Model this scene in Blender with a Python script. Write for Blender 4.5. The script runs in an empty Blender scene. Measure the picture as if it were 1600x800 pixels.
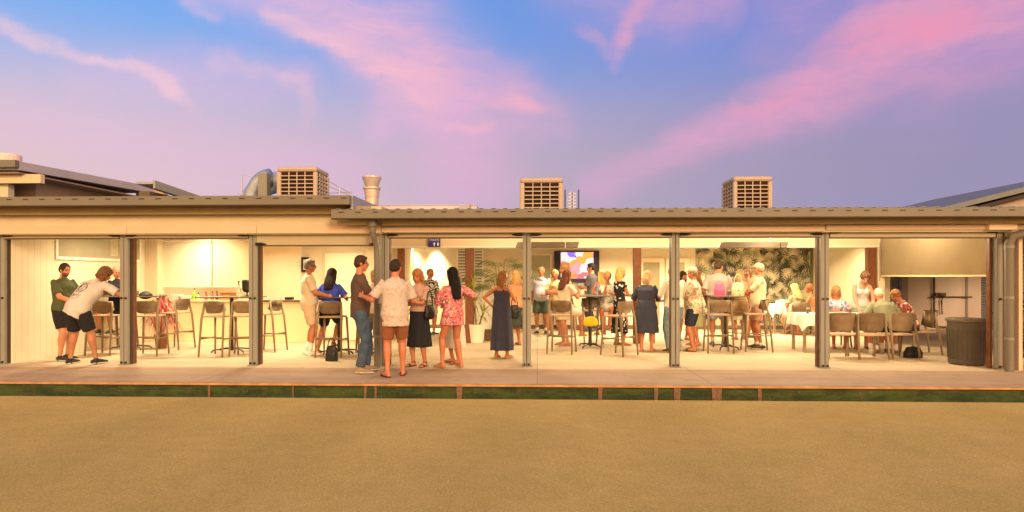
import bpy, bmesh, math, random
from mathutils import Vector, Matrix, noise
from mathutils.bvhtree import BVHTree
random.seed(7)
SC = bpy.context.scene
COL = SC.collection
R = math.radians
PI = math.pi

# ---------------------------------------------------------------- camera
TH = R(2.1); FPX = 1060.0; HZ = 432.0; CAMZ = 1.5
cam_d = bpy.data.cameras.new('camera'); cam = bpy.data.objects.new('camera', cam_d); COL.objects.link(cam)
cam.location = (0, 0, CAMZ); cam.rotation_euler = (R(90), 0, TH)
cam_d.sensor_width = 36; cam_d.lens = 36 * FPX / 1600; cam_d.shift_y = (HZ - 400) / 1600
cam_d.clip_end = 5000; cam_d.clip_start = 0.05
SC.camera = cam

def at(px, py, Y):
    """point on the plane y = Y (building axes) seen at a pixel of the photograph"""
    u = (px - 800) / FPX; v = (HZ - py) / FPX
    t = Y / (u * math.sin(TH) + math.cos(TH))
    return Vector((t * (u * math.cos(TH) - math.sin(TH)), Y, CAMZ + t * v))
def gp(px, py, z=0.0):
    """point on the floor seen at a pixel"""
    u = (px - 800) / FPX; v = (HZ - py) / FPX
    t = (z - CAMZ) / v
    return Vector((t * (u * math.cos(TH) - math.sin(TH)), t * (u * math.sin(TH) + math.cos(TH)), z))

# ---------------------------------------------------------------- world
W = bpy.data.worlds.new('World'); SC.world = W; W.use_nodes = True
nt = W.node_tree; nt.nodes.clear()
def N(t, **k):
    n = nt.nodes.new(t)
    for a, b in k.items(): setattr(n, a, b)
    return n
def lk(a, b): nt.links.new(a, b)
def mth(op, a, b=None, c=None, clamp=False):
    n = N('ShaderNodeMath', operation=op); n.use_clamp = clamp
    for i, s in enumerate((a, b, c)):
        if s is None: continue
        if isinstance(s, (int, float)): n.inputs[i].default_value = s
        else: lk(s, n.inputs[i])
    return n.outputs[0]
def vm(op, a, b=None, out=0):
    n = N('ShaderNodeVectorMath', operation=op)
    for i, s in enumerate((a, b)):
        if s is None: continue
        if isinstance(s, (tuple, list, Vector)): n.inputs[i].default_value = s
        else: lk(s, n.inputs[i])
    return n.outputs[out]
def mixc(f, a, b):
    n = N('ShaderNodeMix', data_type='RGBA')
    if isinstance(f, (int, float)): n.inputs[0].default_value = f
    else: lk(f, n.inputs[0])
    for i, s in ((6, a), (7, b)):
        if isinstance(s, (tuple, list)): n.inputs[i].default_value = (*s[:3], 1)
        else: lk(s, n.inputs[i])
    return n.outputs[2]
def maprange(v, a, b, c=0., d=1., smooth=True):
    n = N('ShaderNodeMapRange', interpolation_type='SMOOTHSTEP' if smooth else 'LINEAR')
    lk(v, n.inputs[0])
    for i, q in enumerate((a, b, c, d)): n.inputs[i + 1].default_value = q
    return n.outputs[0]
def srgb(r, g, b):
    f = lambda c: (c / 255 / 12.92) if c / 255 <= .04045 else ((c / 255 + .055) / 1.055) ** 2.4
    return (f(r), f(g), f(b))

tc = N('ShaderNodeTexCoord'); D = vm('NORMALIZE', tc.outputs['Generated'])
sep = N('ShaderNodeSeparateXYZ'); lk(D, sep.inputs[0])
az = mth('ARCTAN2', sep.outputs[0], sep.outputs[1]); el = mth('ARCSINE', sep.outputs[2])
def ae(px, py):
    u = (px - 800) / FPX; v = (HZ - py) / FPX
    return (math.atan(u) - TH, math.atan(v / math.hypot(1, u)))
comb = N('ShaderNodeCombineXYZ'); lk(az, comb.inputs[0]); lk(el, comb.inputs[1])
P0 = comb.outputs[0]
def noisev(vec, scale, detail=5, rough=.55, color=True):
    n = N('ShaderNodeTexNoise'); lk(vec, n.inputs['Vector'])
    n.inputs['Scale'].default_value = scale; n.inputs['Detail'].default_value = detail; n.inputs['Roughness'].default_value = rough
    return n.outputs[1 if color else 0]
w1 = vm('SCALE', vm('SUBTRACT', noisev(P0, 5.0), (.5, .5, .5))); w1.node.inputs[3].default_value = .055
w2 = vm('SCALE', vm('SUBTRACT', noisev(P0, 18.0), (.5, .5, .5))); w2.node.inputs[3].default_value = .040
PW = vm('ADD', vm('ADD', P0, w1), w2)
flat = vm('MULTIPLY', PW, (1, 1, 0))
# stroke group: soft falloff round a segment whose half width runs from wa to wb
g = bpy.data.node_groups.new('cloud_stroke', 'ShaderNodeTree')
for nm, st in (('P', 'NodeSocketVector'), ('A', 'NodeSocketVector'), ('BA', 'NodeSocketVector'), ('inv', 'NodeSocketFloat'), ('wa', 'NodeSocketFloat'), ('wd', 'NodeSocketFloat'), ('amp', 'NodeSocketFloat'), ('ampd', 'NodeSocketFloat')):
    g.interface.new_socket(nm, in_out='INPUT', socket_type=st)
g.interface.new_socket('O', in_out='OUTPUT', socket_type='NodeSocketFloat')
nt_main = nt; nt = g
gi = N('NodeGroupInput'); go = N('NodeGroupOutput')
pa = vm('SUBTRACT', gi.outputs[0], gi.outputs[1])
h = mth('MULTIPLY', vm('DOT_PRODUCT', pa, gi.outputs[2], out=1), gi.outputs[3], clamp=True)
sc = vm('SCALE', gi.outputs[2]); lk(h, sc.node.inputs[3])
d = vm('LENGTH', vm('SUBTRACT', pa, sc), out=1)
d = mth('DIVIDE', d, mth('MULTIPLY_ADD', h, gi.outputs[5], gi.outputs[4]))
o = mth('MULTIPLY', mth('POWER', 2.718, mth('MULTIPLY', mth('POWER', d, 2.6), -1.0)), mth('MULTIPLY_ADD', h, gi.outputs[7], gi.outputs[6]))
lk(o, go.inputs[0])
nt = nt_main
def strokes(lst):
    tot = None
    for pts in lst:
        for (x0, y0, wa, a0), (x1, y1, wb, a1) in zip(pts[:-1], pts[1:]):
            A = Vector((*ae(x0, y0), 0)); B = Vector((*ae(x1, y1), 0)); BA = B - A
            n = N('ShaderNodeGroup'); n.node_tree = g
            lk(flat, n.inputs[0]); n.inputs[1].default_value = A; n.inputs[2].default_value = BA
            n.inputs[3].default_value = 1 / BA.dot(BA); n.inputs[4].default_value = wa / FPX; n.inputs[5].default_value = (wb - wa) / FPX
            n.inputs[6].default_value = a0; n.inputs[7].default_value = a1 - a0
            tot = n.outputs[0] if tot is None else mth('MAXIMUM', tot, n.outputs[0])
    return tot
soft = strokes([
    [(380, -60, 65, .9), (520, 20, 55, .85), (640, 95, 80, 1.05), (705, 170, 85, 1.05), (730, 270, 75, .7)],
    [(600, -20, 50, .45), (630, 110, 66, .95), (600, 190, 34, .6)],
    [(690, 130, 65, .9), (790, 150, 50, .8), (860, 175, 34, .5)],
    [(790, 195, 40, .55), (880, 210, 20, .3)],
    [(130, 120, 30, .3), (300, 120, 40, .42), (470, 130, 30, .35)],
    [(1650, -60, 100, 1.), (1450, 40, 92, 1.), (1330, 105, 60, .95), (1180, 185, 38, .9), (1060, 235, 26, .7), (930, 285, 26, .5)],
    [(1250, -60, 90, .35), (1300, 60, 80, .3)],
    [(360, -50, 40, .5), (500, 30, 45, .55), (620, 10, 60, .5)],
    [(0, 175, 30, .3), (150, 205, 30, .35), (330, 240, 40, .4), (560, 270, 50, .4)],
    [(900, -40, 60, .35), (1050, 10, 50, .55), (1120, -10, 50, .55)],
    [(1220, 60, 60, .2), (1250, 90, 40, .22)],
])
wisp = strokes([
    [(0, 25, 12, .5), (60, 52, 9, .8), (140, 85, 8, .85), (215, 110, 10, .75), (262, 145, 16, .9), (300, 178, 8, .2)],
    [(310, 0, 12, .5), (350, 32, 8, .3)],
    [(430, 25, 14, .7), (520, 70, 14, .8), (590, 110, 24, .9), (650, 140, 45, .8)],
    [(340, 105, 14, .4), (420, 118, 10, .5), (475, 135, 12, .5), (485, 165, 10, .5), (478, 195, 7, .1)],
    [(960, 100, 8, .2), (968, 60, 14, .7), (985, 20, 14, .85), (1010, -10, 16, .6)],
    [(905, 45, 10, .3), (950, 75, 12, .45), (985, 30, 14, .4)],
    [(760, 165, 8, .2), (810, 168, 17, .9), (835, 175, 14, .7)],
    [(700, 205, 8, .3), (760, 200, 10, .6)],
    [(1300, 70, 14, .3), (1450, 45, 20, .7), (1500, 30, 22, .5)],
    [(1140, 185, 10, .4), (1180, 178, 12, .7), (1260, 140, 12, .4)],
])
# fibres: noise stretched along the clouds
mp = N('ShaderNodeMapping'); lk(PW, mp.inputs[0]); mp.inputs['Rotation'].default_value = (0, 0, R(28)); mp.inputs['Scale'].default_value = (1, 4.2, 1)
fib = maprange(noisev(mp.outputs[0], 7.0, 10, .66, False), .30, .68, .30, 1.25, False)
fib2 = maprange(noisev(mp.outputs[0], 7.0, 10, .66, False), .30, .62, .62, 1.15, False)
sf = mth('MULTIPLY', soft, fib2, clamp=True); wf = mth('MULTIPLY', wisp, fib, clamp=True)
azn = maprange(az, -.72, .62)
low = mixc(azn, srgb(224, 194, 206), srgb(154, 146, 180))
top = mixc(azn, srgb(108, 170, 242), srgb(112, 132, 208))
midm = mixc(azn, srgb(138, 180, 238), srgb(124, 140, 208))
e1 = maprange(el, .14, .38); e2 = maprange(el, .22, .42)
# the pink veil low on the left rises towards the left
veil = maprange(mth('ADD', el, mth('MULTIPLY', az, .22)), .09, -.02)
base = mixc(e2, mixc(e1, low, midm), top)
base = mixc(mth('MULTIPLY', veil, mth('MULTIPLY', fib, .85), clamp=True), base, srgb(226, 194, 202))
pinkc = mixc(azn, srgb(228, 190, 222), srgb(218, 156, 192))
hot = mixc(azn, srgb(250, 205, 215), srgb(244, 146, 176))
sky = mixc(sf, base, pinkc)
sky = mixc(mth('MULTIPLY', wf, .85), sky, hot)
# sunset afterglow in the west, boosted high behind the camera as added warm fill
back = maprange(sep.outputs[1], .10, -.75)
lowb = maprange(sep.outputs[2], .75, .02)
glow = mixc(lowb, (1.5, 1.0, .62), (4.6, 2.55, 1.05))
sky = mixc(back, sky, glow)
nish = N('ShaderNodeTexSky', sky_type='NISHITA'); nish.sun_disc = False; nish.sun_elevation = R(14); nish.sun_rotation = R(156)
nb = N('ShaderNodeBackground'); lk(nish.outputs[0], nb.inputs[0]); nb.inputs[1].default_value = .002
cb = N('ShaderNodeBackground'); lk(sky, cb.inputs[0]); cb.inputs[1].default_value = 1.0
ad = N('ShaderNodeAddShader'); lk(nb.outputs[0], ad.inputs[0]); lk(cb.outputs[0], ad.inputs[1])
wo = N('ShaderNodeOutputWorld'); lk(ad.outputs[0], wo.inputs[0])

# ---------------------------------------------------------------- sun (low, behind the camera, softened by thin cloud)
sd = bpy.data.lights.new('sun', 'SUN'); sd.energy = 2.6; sd.angle = R(14); sd.color = (1, .69, .38)
so = bpy.data.objects.new('sun', sd); COL.objects.link(so); so.rotation_euler = (R(90 - 17), 0, R(24))
SC.view_settings.view_transform = 'Standard'; SC.view_settings.look = 'None'; SC.view_settings.gamma = 1
SC.view_settings.exposure = 0.0; SC.view_settings.use_curve_mapping = False
SC.cycles.max_bounces = 6; SC.cycles.diffuse_bounces = 4; SC.cycles.caustics_reflective = False; SC.cycles.caustics_refractive = False

def downlight(x, y, z, power, size=.25, color=(1, .78, .45), spread=150):
    if spread >= 150 and y > 12 and y < 16 and x > -2:
        l = bpy.data.lights.new('ceiling_lamp', 'POINT'); l.energy = power * 1.05; l.shadow_soft_size = .07; l.color = color
        o = bpy.data.objects.new('ceiling_lamp', l); COL.objects.link(o); o.location = (x, y, z - .11); return o
    l = bpy.data.lights.new('downlight_lamp', 'AREA'); l.energy = power; l.shape = 'DISK'; l.size = size; l.color = color; l.spread = R(spread)
    o = bpy.data.objects.new('downlight_lamp', l); COL.objects.link(o); o.location = (x, y, z - .012)
    return o

# ---------------------------------------------------------------- materials
MC = {}
def mat(name, col, rough=.7, var=.08, vs=6., bump=0., bs=40., metal=0., spec=.3, emit=None, pattern=None, trans=0., alpha=None, coords='Object'):
    if name in MC: return MC[name]
    m = bpy.data.materials.new(name); m.use_nodes = True
    global nt
    old = nt; nt = m.node_tree
    b = nt.nodes['Principled BSDF']
    t = N('ShaderNodeTexCoord').outputs[coords]
    c = None
    if pattern: c = pattern(t, col)
    if var:
        nz = noisev(t, vs, 6, .6, False)
        f = maprange(nz, .3, .7, 1 - var, 1 + var, False)
        n = vm('SCALE', c if c is not None else (0, 0, 0))
        n = n.node
        if c is None: n.inputs[0].default_value = col[:3]
        lk(f, n.inputs[3]); c = n.outputs[0]
    if c is not None: lk(c, b.inputs['Base Color'])
    else: b.inputs['Base Color'].default_value = (*col[:3], 1)
    b.inputs['Roughness'].default_value = rough; b.inputs['Metallic'].default_value = metal; b.inputs['Specular IOR Level'].default_value = spec
    if trans: b.inputs['Transmission Weight'].default_value = trans
    if emit:
        b.inputs['Emission Color'].default_value = (*emit[0], 1); b.inputs['Emission Strength'].default_value = emit[1]
    if bump:
        bp = N('ShaderNodeBump'); bp.inputs['Strength'].default_value = bump; bp.inputs['Distance'].default_value = .02
        lk(noisev(t, bs, 5, .6, False), bp.inputs['Height']); lk(bp.outputs[0], b.inputs['Normal'])
    nt = old; MC[name] = m
    return m
def pat_floral(cols, scale=9., thr=.12, distort=True):
    def f(t, col):
        w = vm('ADD', t, vm('SCALE', noisev(t, scale * 1.3, 3)))
        w.node.inputs[1].links[0].from_node.inputs[3].default_value = .09
        c = tuple(col)
        for i, k in enumerate(cols):
            v = N('ShaderNodeTexVoronoi'); v.inputs['Scale'].default_value = scale * (1 + .37 * i)
            off = vm('ADD', w, (i * 3.1, i * 1.7, i * .9)); lk(off, v.inputs['Vector'])
            msk = maprange(v.outputs['Distance'], thr * 2.2, thr * 1.9, 0, 1)
            c = mixc(msk, c, k)
        return c
    return f
def pat_stripes(k, freq=30., axis=2, th=.5, wob=.0):
    def f(t, col):
        s = N('ShaderNodeSeparateXYZ'); lk(vm('ADD', t, vm('SCALE', noisev(t, 7, 2))), s.inputs[0])
        s.inputs[0].links[0].from_node.inputs[1].links[0].from_node.inputs[3].default_value = wob
        m = maprange(mth('SINE', mth('MULTIPLY', s.outputs[axis], freq)), th - .15, th + .15)
        return mixc(m, tuple(col), k)
    return f
def pat_groove(k, pitch=.15, axis=1, wdt=.04):
    def f(t, col):
        s = N('ShaderNodeSeparateXYZ'); lk(t, s.inputs[0])
        fr = mth('FRACT', mth('MULTIPLY', s.outputs[axis], 1 / pitch))
        return mixc(mth('LESS_THAN', fr, wdt), tuple(col), k)
    return f

# ---------------------------------------------------------------- object helpers
def box(bm, x0, x1, y0, y1, z0, z1):
    if x0 > x1: x0, x1 = x1, x0
    if y0 > y1: y0, y1 = y1, y0
    if z0 > z1: z0, z1 = z1, z0
    v = [bm.verts.new(c) for c in ((x0, y0, z0), (x1, y0, z0), (x1, y1, z0), (x0, y1, z0), (x0, y0, z1), (x1, y0, z1), (x1, y1, z1), (x0, y1, z1))]
    for q in ((3, 2, 1, 0), (4, 5, 6, 7), (0, 1, 5, 4), (1, 2, 6, 5), (2, 3, 7, 6), (3, 0, 4, 7)): bm.faces.new([v[i] for i in q])
def quadprism(bm, pts, y0, y1):
    """xz polygon (counter clockwise seen from -y) extruded along y"""
    a = [bm.verts.new((p[0], y0, p[1])) for p in pts]; b = [bm.verts.new((p[0], y1, p[1])) for p in pts]
    n = len(pts); bm.faces.new(a); bm.faces.new(b[::-1])
    for i in range(n): bm.faces.new((a[(i + 1) % n], a[i], b[i], b[(i + 1) % n]))
def frames(pts, ref):
    out = []
    for i, p in enumerate(pts):
        T = (pts[min(i + 1, len(pts) - 1)] - pts[max(i - 1, 0)])
        T = T.normalized() if T.length > 1e-9 else Vector((0, 0, 1))
        r = ref
        A = r - T * r.dot(T)
        if A.length < 1e-3: r = Vector((0, 1, 0)) if abs(T.y) < .9 else Vector((1, 0, 0)); A = r - T * r.dot(T)
        A.normalize(); out.append((p, T, A, T.cross(A)))
    return out
def tube(bm, pts, rad, seg=12, ref=Vector((1, 0, 0)), round_=True, cap=True, mi=0):
    pts = [Vector(p) for p in pts]
    if isinstance(rad, (int, float)): rad = [rad] * len(pts)
    rad = [r if isinstance(r, tuple) else (r, r) for r in rad]
    fr = frames(pts, Vector(ref))
    rings = []
    def ring(p, A, B, a, b): rings.append([bm.verts.new(p + A * (a * math.cos(2 * PI * k / seg)) + B * (b * math.sin(2 * PI * k / seg))) for k in range(seg)])
    if round_:
        p, T, A, B = fr[0]; a, b = rad[0]; m = min(a, b)
        for s in (75, 50, 25): ring(p - T * m * math.sin(R(s)), A, B, a * math.cos(R(s)), b * math.cos(R(s)))
    for (p, T, A, B), (a, b) in zip(fr, rad): ring(p, A, B, a, b)
    if round_:
        p, T, A, B = fr[-1]; a, b = rad[-1]; m = min(a, b)
        for s in (25, 50, 75): ring(p + T * m * math.sin(R(s)), A, B, a * math.cos(R(s)), b * math.cos(R(s)))
    for r0, r1 in zip(rings[:-1], rings[1:]):
        for k in range(seg):
            f = bm.faces.new((r0[k], r0[(k + 1) % seg], r1[(k + 1) % seg], r1[k])); f.material_index = mi
    if cap:
        f = bm.faces.new(rings[0][::-1]); f.material_index = mi; f = bm.faces.new(rings[-1]); f.material_index = mi
def ell(bm, c, r, rot=None, seg=16):
    m = Matrix.Translation(Vector(c)) @ (rot.to_4x4() if rot else Matrix()) @ Matrix.Diagonal((*r, 1))
    bmesh.ops.create_uvsphere(bm, u_segments=seg, v_segments=seg // 2 + 2, radius=1, matrix=m)
def lathe(bm, c, prof, seg=24):
    c = Vector(c); rings = []
    for r, z in prof: rings.append([bm.verts.new(c + Vector((r * math.cos(2 * PI * k / seg), r * math.sin(2 * PI * k / seg), z))) for k in range(seg)])
    for r0, r1 in zip(rings[:-1], rings[1:]):
        for k in range(seg): bm.faces.new((r0[k], r0[(k + 1) % seg], r1[(k + 1) % seg], r1[k]))
    bm.faces.new(rings[0][::-1]); bm.faces.new(rings[-1])
def BM(): return bmesh.new()
def obj(name, bm, m, parent=None, smooth=False, bevel=0, world=False):
    bmesh.ops.recalc_face_normals(bm, faces=bm.faces)
    if world and parent is not None: bmesh.ops.translate(bm, verts=bm.verts, vec=-parent.location)
    me = bpy.data.meshes.new(name); bm.to_mesh(me); bm.free()
    for x in (m if isinstance(m, (list, tuple)) else [m]): me.materials.append(x)
    if smooth:
        for p in me.polygons: p.use_smooth = True
    o = bpy.data.objects.new(name, me); COL.objects.link(o)
    if parent is not None: o.parent = parent
    if bevel:
        b = o.modifiers.new('bevel', 'BEVEL'); b.width = bevel; b.segments = 2; b.limit_method = 'ANGLE'
    return o
def wb(name, m, parent, *boxes, bevel=0):
    bm = BM()
    for b in boxes: box(bm, *b)
    return obj(name, bm, m, parent, bevel=bevel, world=True)
def tag(o, label=None, cat=None, group=None, kind=None):
    if label: o['label'] = label
    if cat: o['category'] = cat
    if group: o['group'] = group
    if kind: o['kind'] = kind
    return o
def thing(name, label, cat, loc=(0, 0, 0), rz=0., group=None):
    o = bpy.data.objects.new(name, None); COL.objects.link(o); o.location = loc; o.rotation_euler = (0, 0, rz); o.empty_display_size = .2
    return tag(o, label, cat, group)
def copy_tree(o, parent=None):
    c = o.copy(); COL.objects.link(c)
    if parent is not None: c.parent = parent
    for ch in list(o.children): copy_tree(ch, c)
    return c
def place(o, loc, rz, label, group=None):
    o.location = loc; o.rotation_euler = (0, 0, rz); o['label'] = label
    if group: o['group'] = group
    return o
# ================================================================ materials of the place
cream = mat('cream_paint', (.74, .64, .47), .6, .05, 3, .05, 30)
clad = mat('clad_wall_paint', (.72, .64, .50), .6, .05, 2, pattern=pat_groove((.5, .43, .32), .15, 1, .05))
clad_x = mat('clad_wall_paint_back', (.72, .66, .52), .6, .05, 2)
white = mat('white_paint', (.80, .76, .68), .5, .04, 3)
beam_m = mat('beam_paint', (.54, .46, .33), .6, .08, 1.5, .05, 20)
trim_m = mat('trim_paint', (.58, .43, .32), .6, .06, 1.2)
gut_m = mat('gutter_metal', (.145, .132, .108), .5, .07, 1.5, .02, 10)
dark_m = mat('black_plastic', (.015, .014, .014), .5, 0)
board_m = mat('fascia_board_shaded', (.33, .24, .13), .7, .1, 2)  # brown tone carries the shade on the beam top under the gutters
alu = mat('powder_coated_aluminium', (.21, .205, .185), .45, .06, 3)
timb = mat('stained_timber', (.13, .05, .022), .5, .25, 12, .1, 60)
timb2 = mat('stained_column_timber', (.17, .06, .025), .5, .2, 12, .1, 60)
roofm = mat('roof_sheet', (.30, .31, .36), .45, .1, 1.5, metal=.3)
roofl = mat('pale_roof_sheet', (.55, .50, .52), .5, .1, 1.5)
canvas = mat('blind_canvas', (.74, .62, .40), .85, .06, 2, .1, 80)
blindw = mat('white_blind_fabric', (.80, .74, .58), .9, .03, 3)
glassd = mat('grey_window_film', (.34, .31, .22), .25, .08, 2, spec=.5)
steel = mat('brushed_steel', (.45, .44, .42), .35, .08, 5, metal=.8)
galv = mat('galvanised_duct', (.36, .40, .46), .45, .2, 4, metal=.5)
ac_m = mat('cooler_plastic', (.40, .32, .245), .55, .08, 4, .05, 30)
ac_d = mat('cooler_core_shade', (.03, .010, .007), .9, .2, 12)  # near black, to carry the shade behind the louvre slots
taupe = mat('taupe_resin', (.235, .17, .105), .5, .07, 8, .03, 60)
taupe2 = mat('taupe_resin_light', (.36, .265, .175), .5, .07, 8, .03, 60)
tabletop_m = mat('dark_laminate', (.10, .085, .07), .3, .1, 9, spec=.5)
table_leg_m = mat('dark_table_steel', (.045, .035, .03), .4, 0, metal=.3)
cloth_m = mat('white_tablecloth', (.82, .80, .75), .9, .03, 5)

def grass_mat():
    m = bpy.data.materials.new('short_warmlit_green'); m.use_nodes = True
    global nt
    nt = m.node_tree; b = nt.nodes['Principled BSDF']
    t = N('ShaderNodeTexCoord').outputs['Object']
    big = noisev(t, .8, 6, .65, False); mid_ = noisev(t, 5., 4, .65, False); fine = noisev(t, 48., 6, .8, False); vf = noisev(t, 140., 3, .8, False)
    c = mixc(maprange(big, .3, .7), (.49, .365, .10), (.58, .41, .13))  # tan base holds the warm floodlight colour on the turf
    c = mixc(mth('MULTIPLY', maprange(mid_, .35, .7), .4), c, (.40, .30, .085))
    c = mixc(mth('MULTIPLY', maprange(fine, .45, .68), .7), c, (.72, .54, .26))
    c = mixc(mth('MULTIPLY', maprange(vf, .45, .62), .65), c, (.17, .10, .025))
    # faint mowing lines along the rink
    s = N('ShaderNodeSeparateXYZ'); lk(t, s.inputs[0])
    mow = maprange(mth('SINE', mth('MULTIPLY', s.outputs[0], 3.3)), -1, 1, .97, 1.03)
    n = vm('SCALE', c).node; lk(mow, n.inputs[3]); lk(n.outputs[0], b.inputs['Base Color'])
    b.inputs['Roughness'].default_value = .95; b.inputs['Specular IOR Level'].default_value = .1
    bp = N('ShaderNodeBump'); bp.inputs['Strength'].default_value = .8; bp.inputs['Distance'].default_value = .012
    lk(mth('ADD', fine, mth('MULTIPLY', vf, .7)), bp.inputs['Height']); lk(bp.outputs[0], b.inputs['Normal'])
    return m
def conc_mat(name, c0, c1, c2, joints=True):
    m = bpy.data.materials.new(name); m.use_nodes = True
    global nt
    nt = m.node_tree; b = nt.nodes['Principled BSDF']
    t = N('ShaderNodeTexCoord').outputs['Object']
    st = N('ShaderNodeMapping'); lk(t, st.inputs[0]); st.inputs['Scale'].default_value = (.35, 2.2, 1)
    big = noisev(st.outputs[0], 1.0, 6, .65, False); mid_ = noisev(t, 4., 6, .7, False); fine = noisev(t, 60., 3, .7, False)
    c = mixc(maprange(big, .35, .65), c0, c1)
    c = mixc(mth('MULTIPLY', maprange(mid_, .5, .75), .6), c, c2)
    n = vm('SCALE', c).node; lk(maprange(fine, .3, .7, .88, 1.1), n.inputs[3]); c = n.outputs[0]
    if joints:
        s = N('ShaderNodeSeparateXYZ'); lk(t, s.inputs[0])
        fr = mth('FRACT', mth('MULTIPLY', s.outputs[0], 1 / 2.43)); fy = mth('FRACT', mth('MULTIPLY', mth('SUBTRACT', s.outputs[1], .55), 1 / 3.5))
        j = mth('MAXIMUM', mth('LESS_THAN', fr, .006), mth('LESS_THAN', fy, .004))
        c = mixc(mth('MULTIPLY', j, .6), c, (.10, .08, .06))
    lk(c, b.inputs['Base Color']); b.inputs['Roughness'].default_value = .75
    bp = N('ShaderNodeBump'); bp.inputs['Strength'].default_value = .25; bp.inputs['Distance'].default_value = .01
    lk(mid_, bp.inputs['Height']); lk(bp.outputs[0], b.inputs['Normal'])
    return m
def moss_mat():
    global nt
    m = bpy.data.materials.new('mossy_ditch_wall'); m.use_nodes = True; nt = m.node_tree; b = nt.nodes['Principled BSDF']
    t = N('ShaderNodeTexCoord').outputs['Object']; q = N('ShaderNodeMapping'); lk(t, q.inputs[0]); q.inputs['Scale'].default_value = (1.2, 1, 5)
    c = mixc(maprange(noisev(q.outputs[0], 2.5, 7, .7, False), .35, .65), (.010, .022, .004), (.040, .060, .012))
    q2 = N('ShaderNodeMapping'); lk(t, q2.inputs[0]); q2.inputs['Scale'].default_value = (3, 1, .5)
    c = mixc(maprange(noisev(q2.outputs[0], 4, 4, .6, False), .58, .72, 0, .6), c, (.075, .05, .022))
    c = mixc(maprange(noisev(t, 22, 5, .75, False), .58, .70, 0, .7), c, (.14, .16, .07))
    s = N('ShaderNodeSeparateXYZ'); lk(t, s.inputs[0])
    lk(c, b.inputs['Base Color']); b.inputs['Roughness'].default_value = .9
    bp = N('ShaderNodeBump'); bp.inputs['Strength'].default_value = .6; lk(noisev(t, 30, 5, .7, False), bp.inputs['Height']); lk(bp.outputs[0], b.inputs['Normal'])
    return m
grass = grass_mat()
deck_out = conc_mat('path_concrete', (.32, .225, .145), (.41, .295, .19), (.19, .13, .08))
deck_in = conc_mat('veranda_concrete', (.48, .40, .29), (.56, .47, .34), (.36, .28, .19))

# ================================================================ setting
def struct(name, bm, m): return tag(obj(name, bm, m), kind='structure')
bm = BM(); box(bm, -400, 400, -300, 600, -.62, -.6); struct('ground', bm, mat('rough_grass', (.06, .07, .03), .95, .3, 2))
bm = BM(); box(bm, -22, 22, -26, 9.0, -.55, -.13); struct('bowling_green', bm, grass)
bm = BM(); box(bm, -22, 22, 9.0, 9.42, -.56, -.40); struct('ditch_floor', bm, mat('ditch_gravel', (.06, .05, .035), .95, .3, 30))
bm = BM(); box(bm, -22, 22, 9.41, 11.02, -.55, 0); struct('path', bm, deck_out)
bm = BM(); box(bm, -22, 22, 11.02, 26, -.5, .004); struct('veranda_floor', bm, deck_in)
bm = BM(); box(bm, -22, 22, 9.365, 9.41, -.55, -.035)
moss = moss_mat()
struct('ditch_wall', bm, moss)
# weathered timber coping on the ditch wall, with the pale brackets that break the moss
cop = thing('edge_board', 'long orange brown timber edging board along the top of the mossy ditch wall', 'edging', (0, 9.36, -.03))
wb('board', mat('edging_timber', (.42, .225, .09), .8, .3, 5, .1, 50), cop, (-22, 22, 9.340, 9.43, -.022, .006), bevel=.004)
brk_m = mat('joint_mortar', (.16, .09, .06), .9, .3, 25, .3, 60)
for i, (px, w) in enumerate([(327, .03), (458, .018), (571, .035), (587, .03), (718, .075), (938, .055), (1025, .05), (1058, .085), (1120, .13), (1187, .05)]):
    x = at(px, 610, 9.36).x
    bm = BM(); quadprism(bm, [(x - w * .35, -.4), (x + w * .3, -.4), (x + w * .55, -.024), (x - w * .55, -.024)], 9.352, 9.367)
    obj('bracket', bm, brk_m, cop, world=True)

# ================================================================ clubhouse
YF = 11.25; CL = 2.60; CR = 2.45
XL = -9.05; XR = 7.75
club = thing('clubhouse', 'long low cream bowls clubhouse with open veranda and grey metal roofs', 'clubhouse', (0, 11, 0))
xs = at(548, 315, 10.7).x; xs0 = at(518, 335, 10.65).x; XE = 13
xdiv = at(600, 450, 15.6).x
def roof_sheet(x0, x1, y0, y1, z0, sl, name, m):
    bm = BM(); n = int((x1 - x0) / .0475); prof = []
    for i in range(n + 1):
        ph = i % 4; prof.append((x0 + (x1 - x0) * i / n, .028 if ph in (1, 2) else 0))
    a = [bm.verts.new((x, y0, z0 + h)) for x, h in prof]; b = [bm.verts.new((x, y1, z0 + h + (y1 - y0) * sl)) for x, h in prof]
    for i in range(n): bm.faces.new((a[i], a[i + 1], b[i + 1], b[i]))
    o = obj(name, bm, m, club, world=True); s = o.modifiers.new('t', 'SOLIDIFY'); s.thickness = .004
    return o
roof_sheet(-16, xs, 10.74, 18.2, 2.755, .02, 'roof', roofm)
roof_sheet(xs0 + .02, XE, 10.70, 20.5, 2.549, .035, 'roof', roofm)
# slabs that close the roofs
bm = BM(); box(bm, -16, xs - .02, 10.95, 18.2, 2.66, 2.735); obj('roof_frame', bm, roofm, club, world=True)
bm = BM(); box(bm, xs0 + .1, XE, 10.95, 20.4, 2.455, 2.52); obj('roof_frame', bm, roofm, club, world=True)
wb('barge_board', roofm, club, (xs - .02, xs + .02, 10.76, 15.6, 2.57, 2.80))
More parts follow.
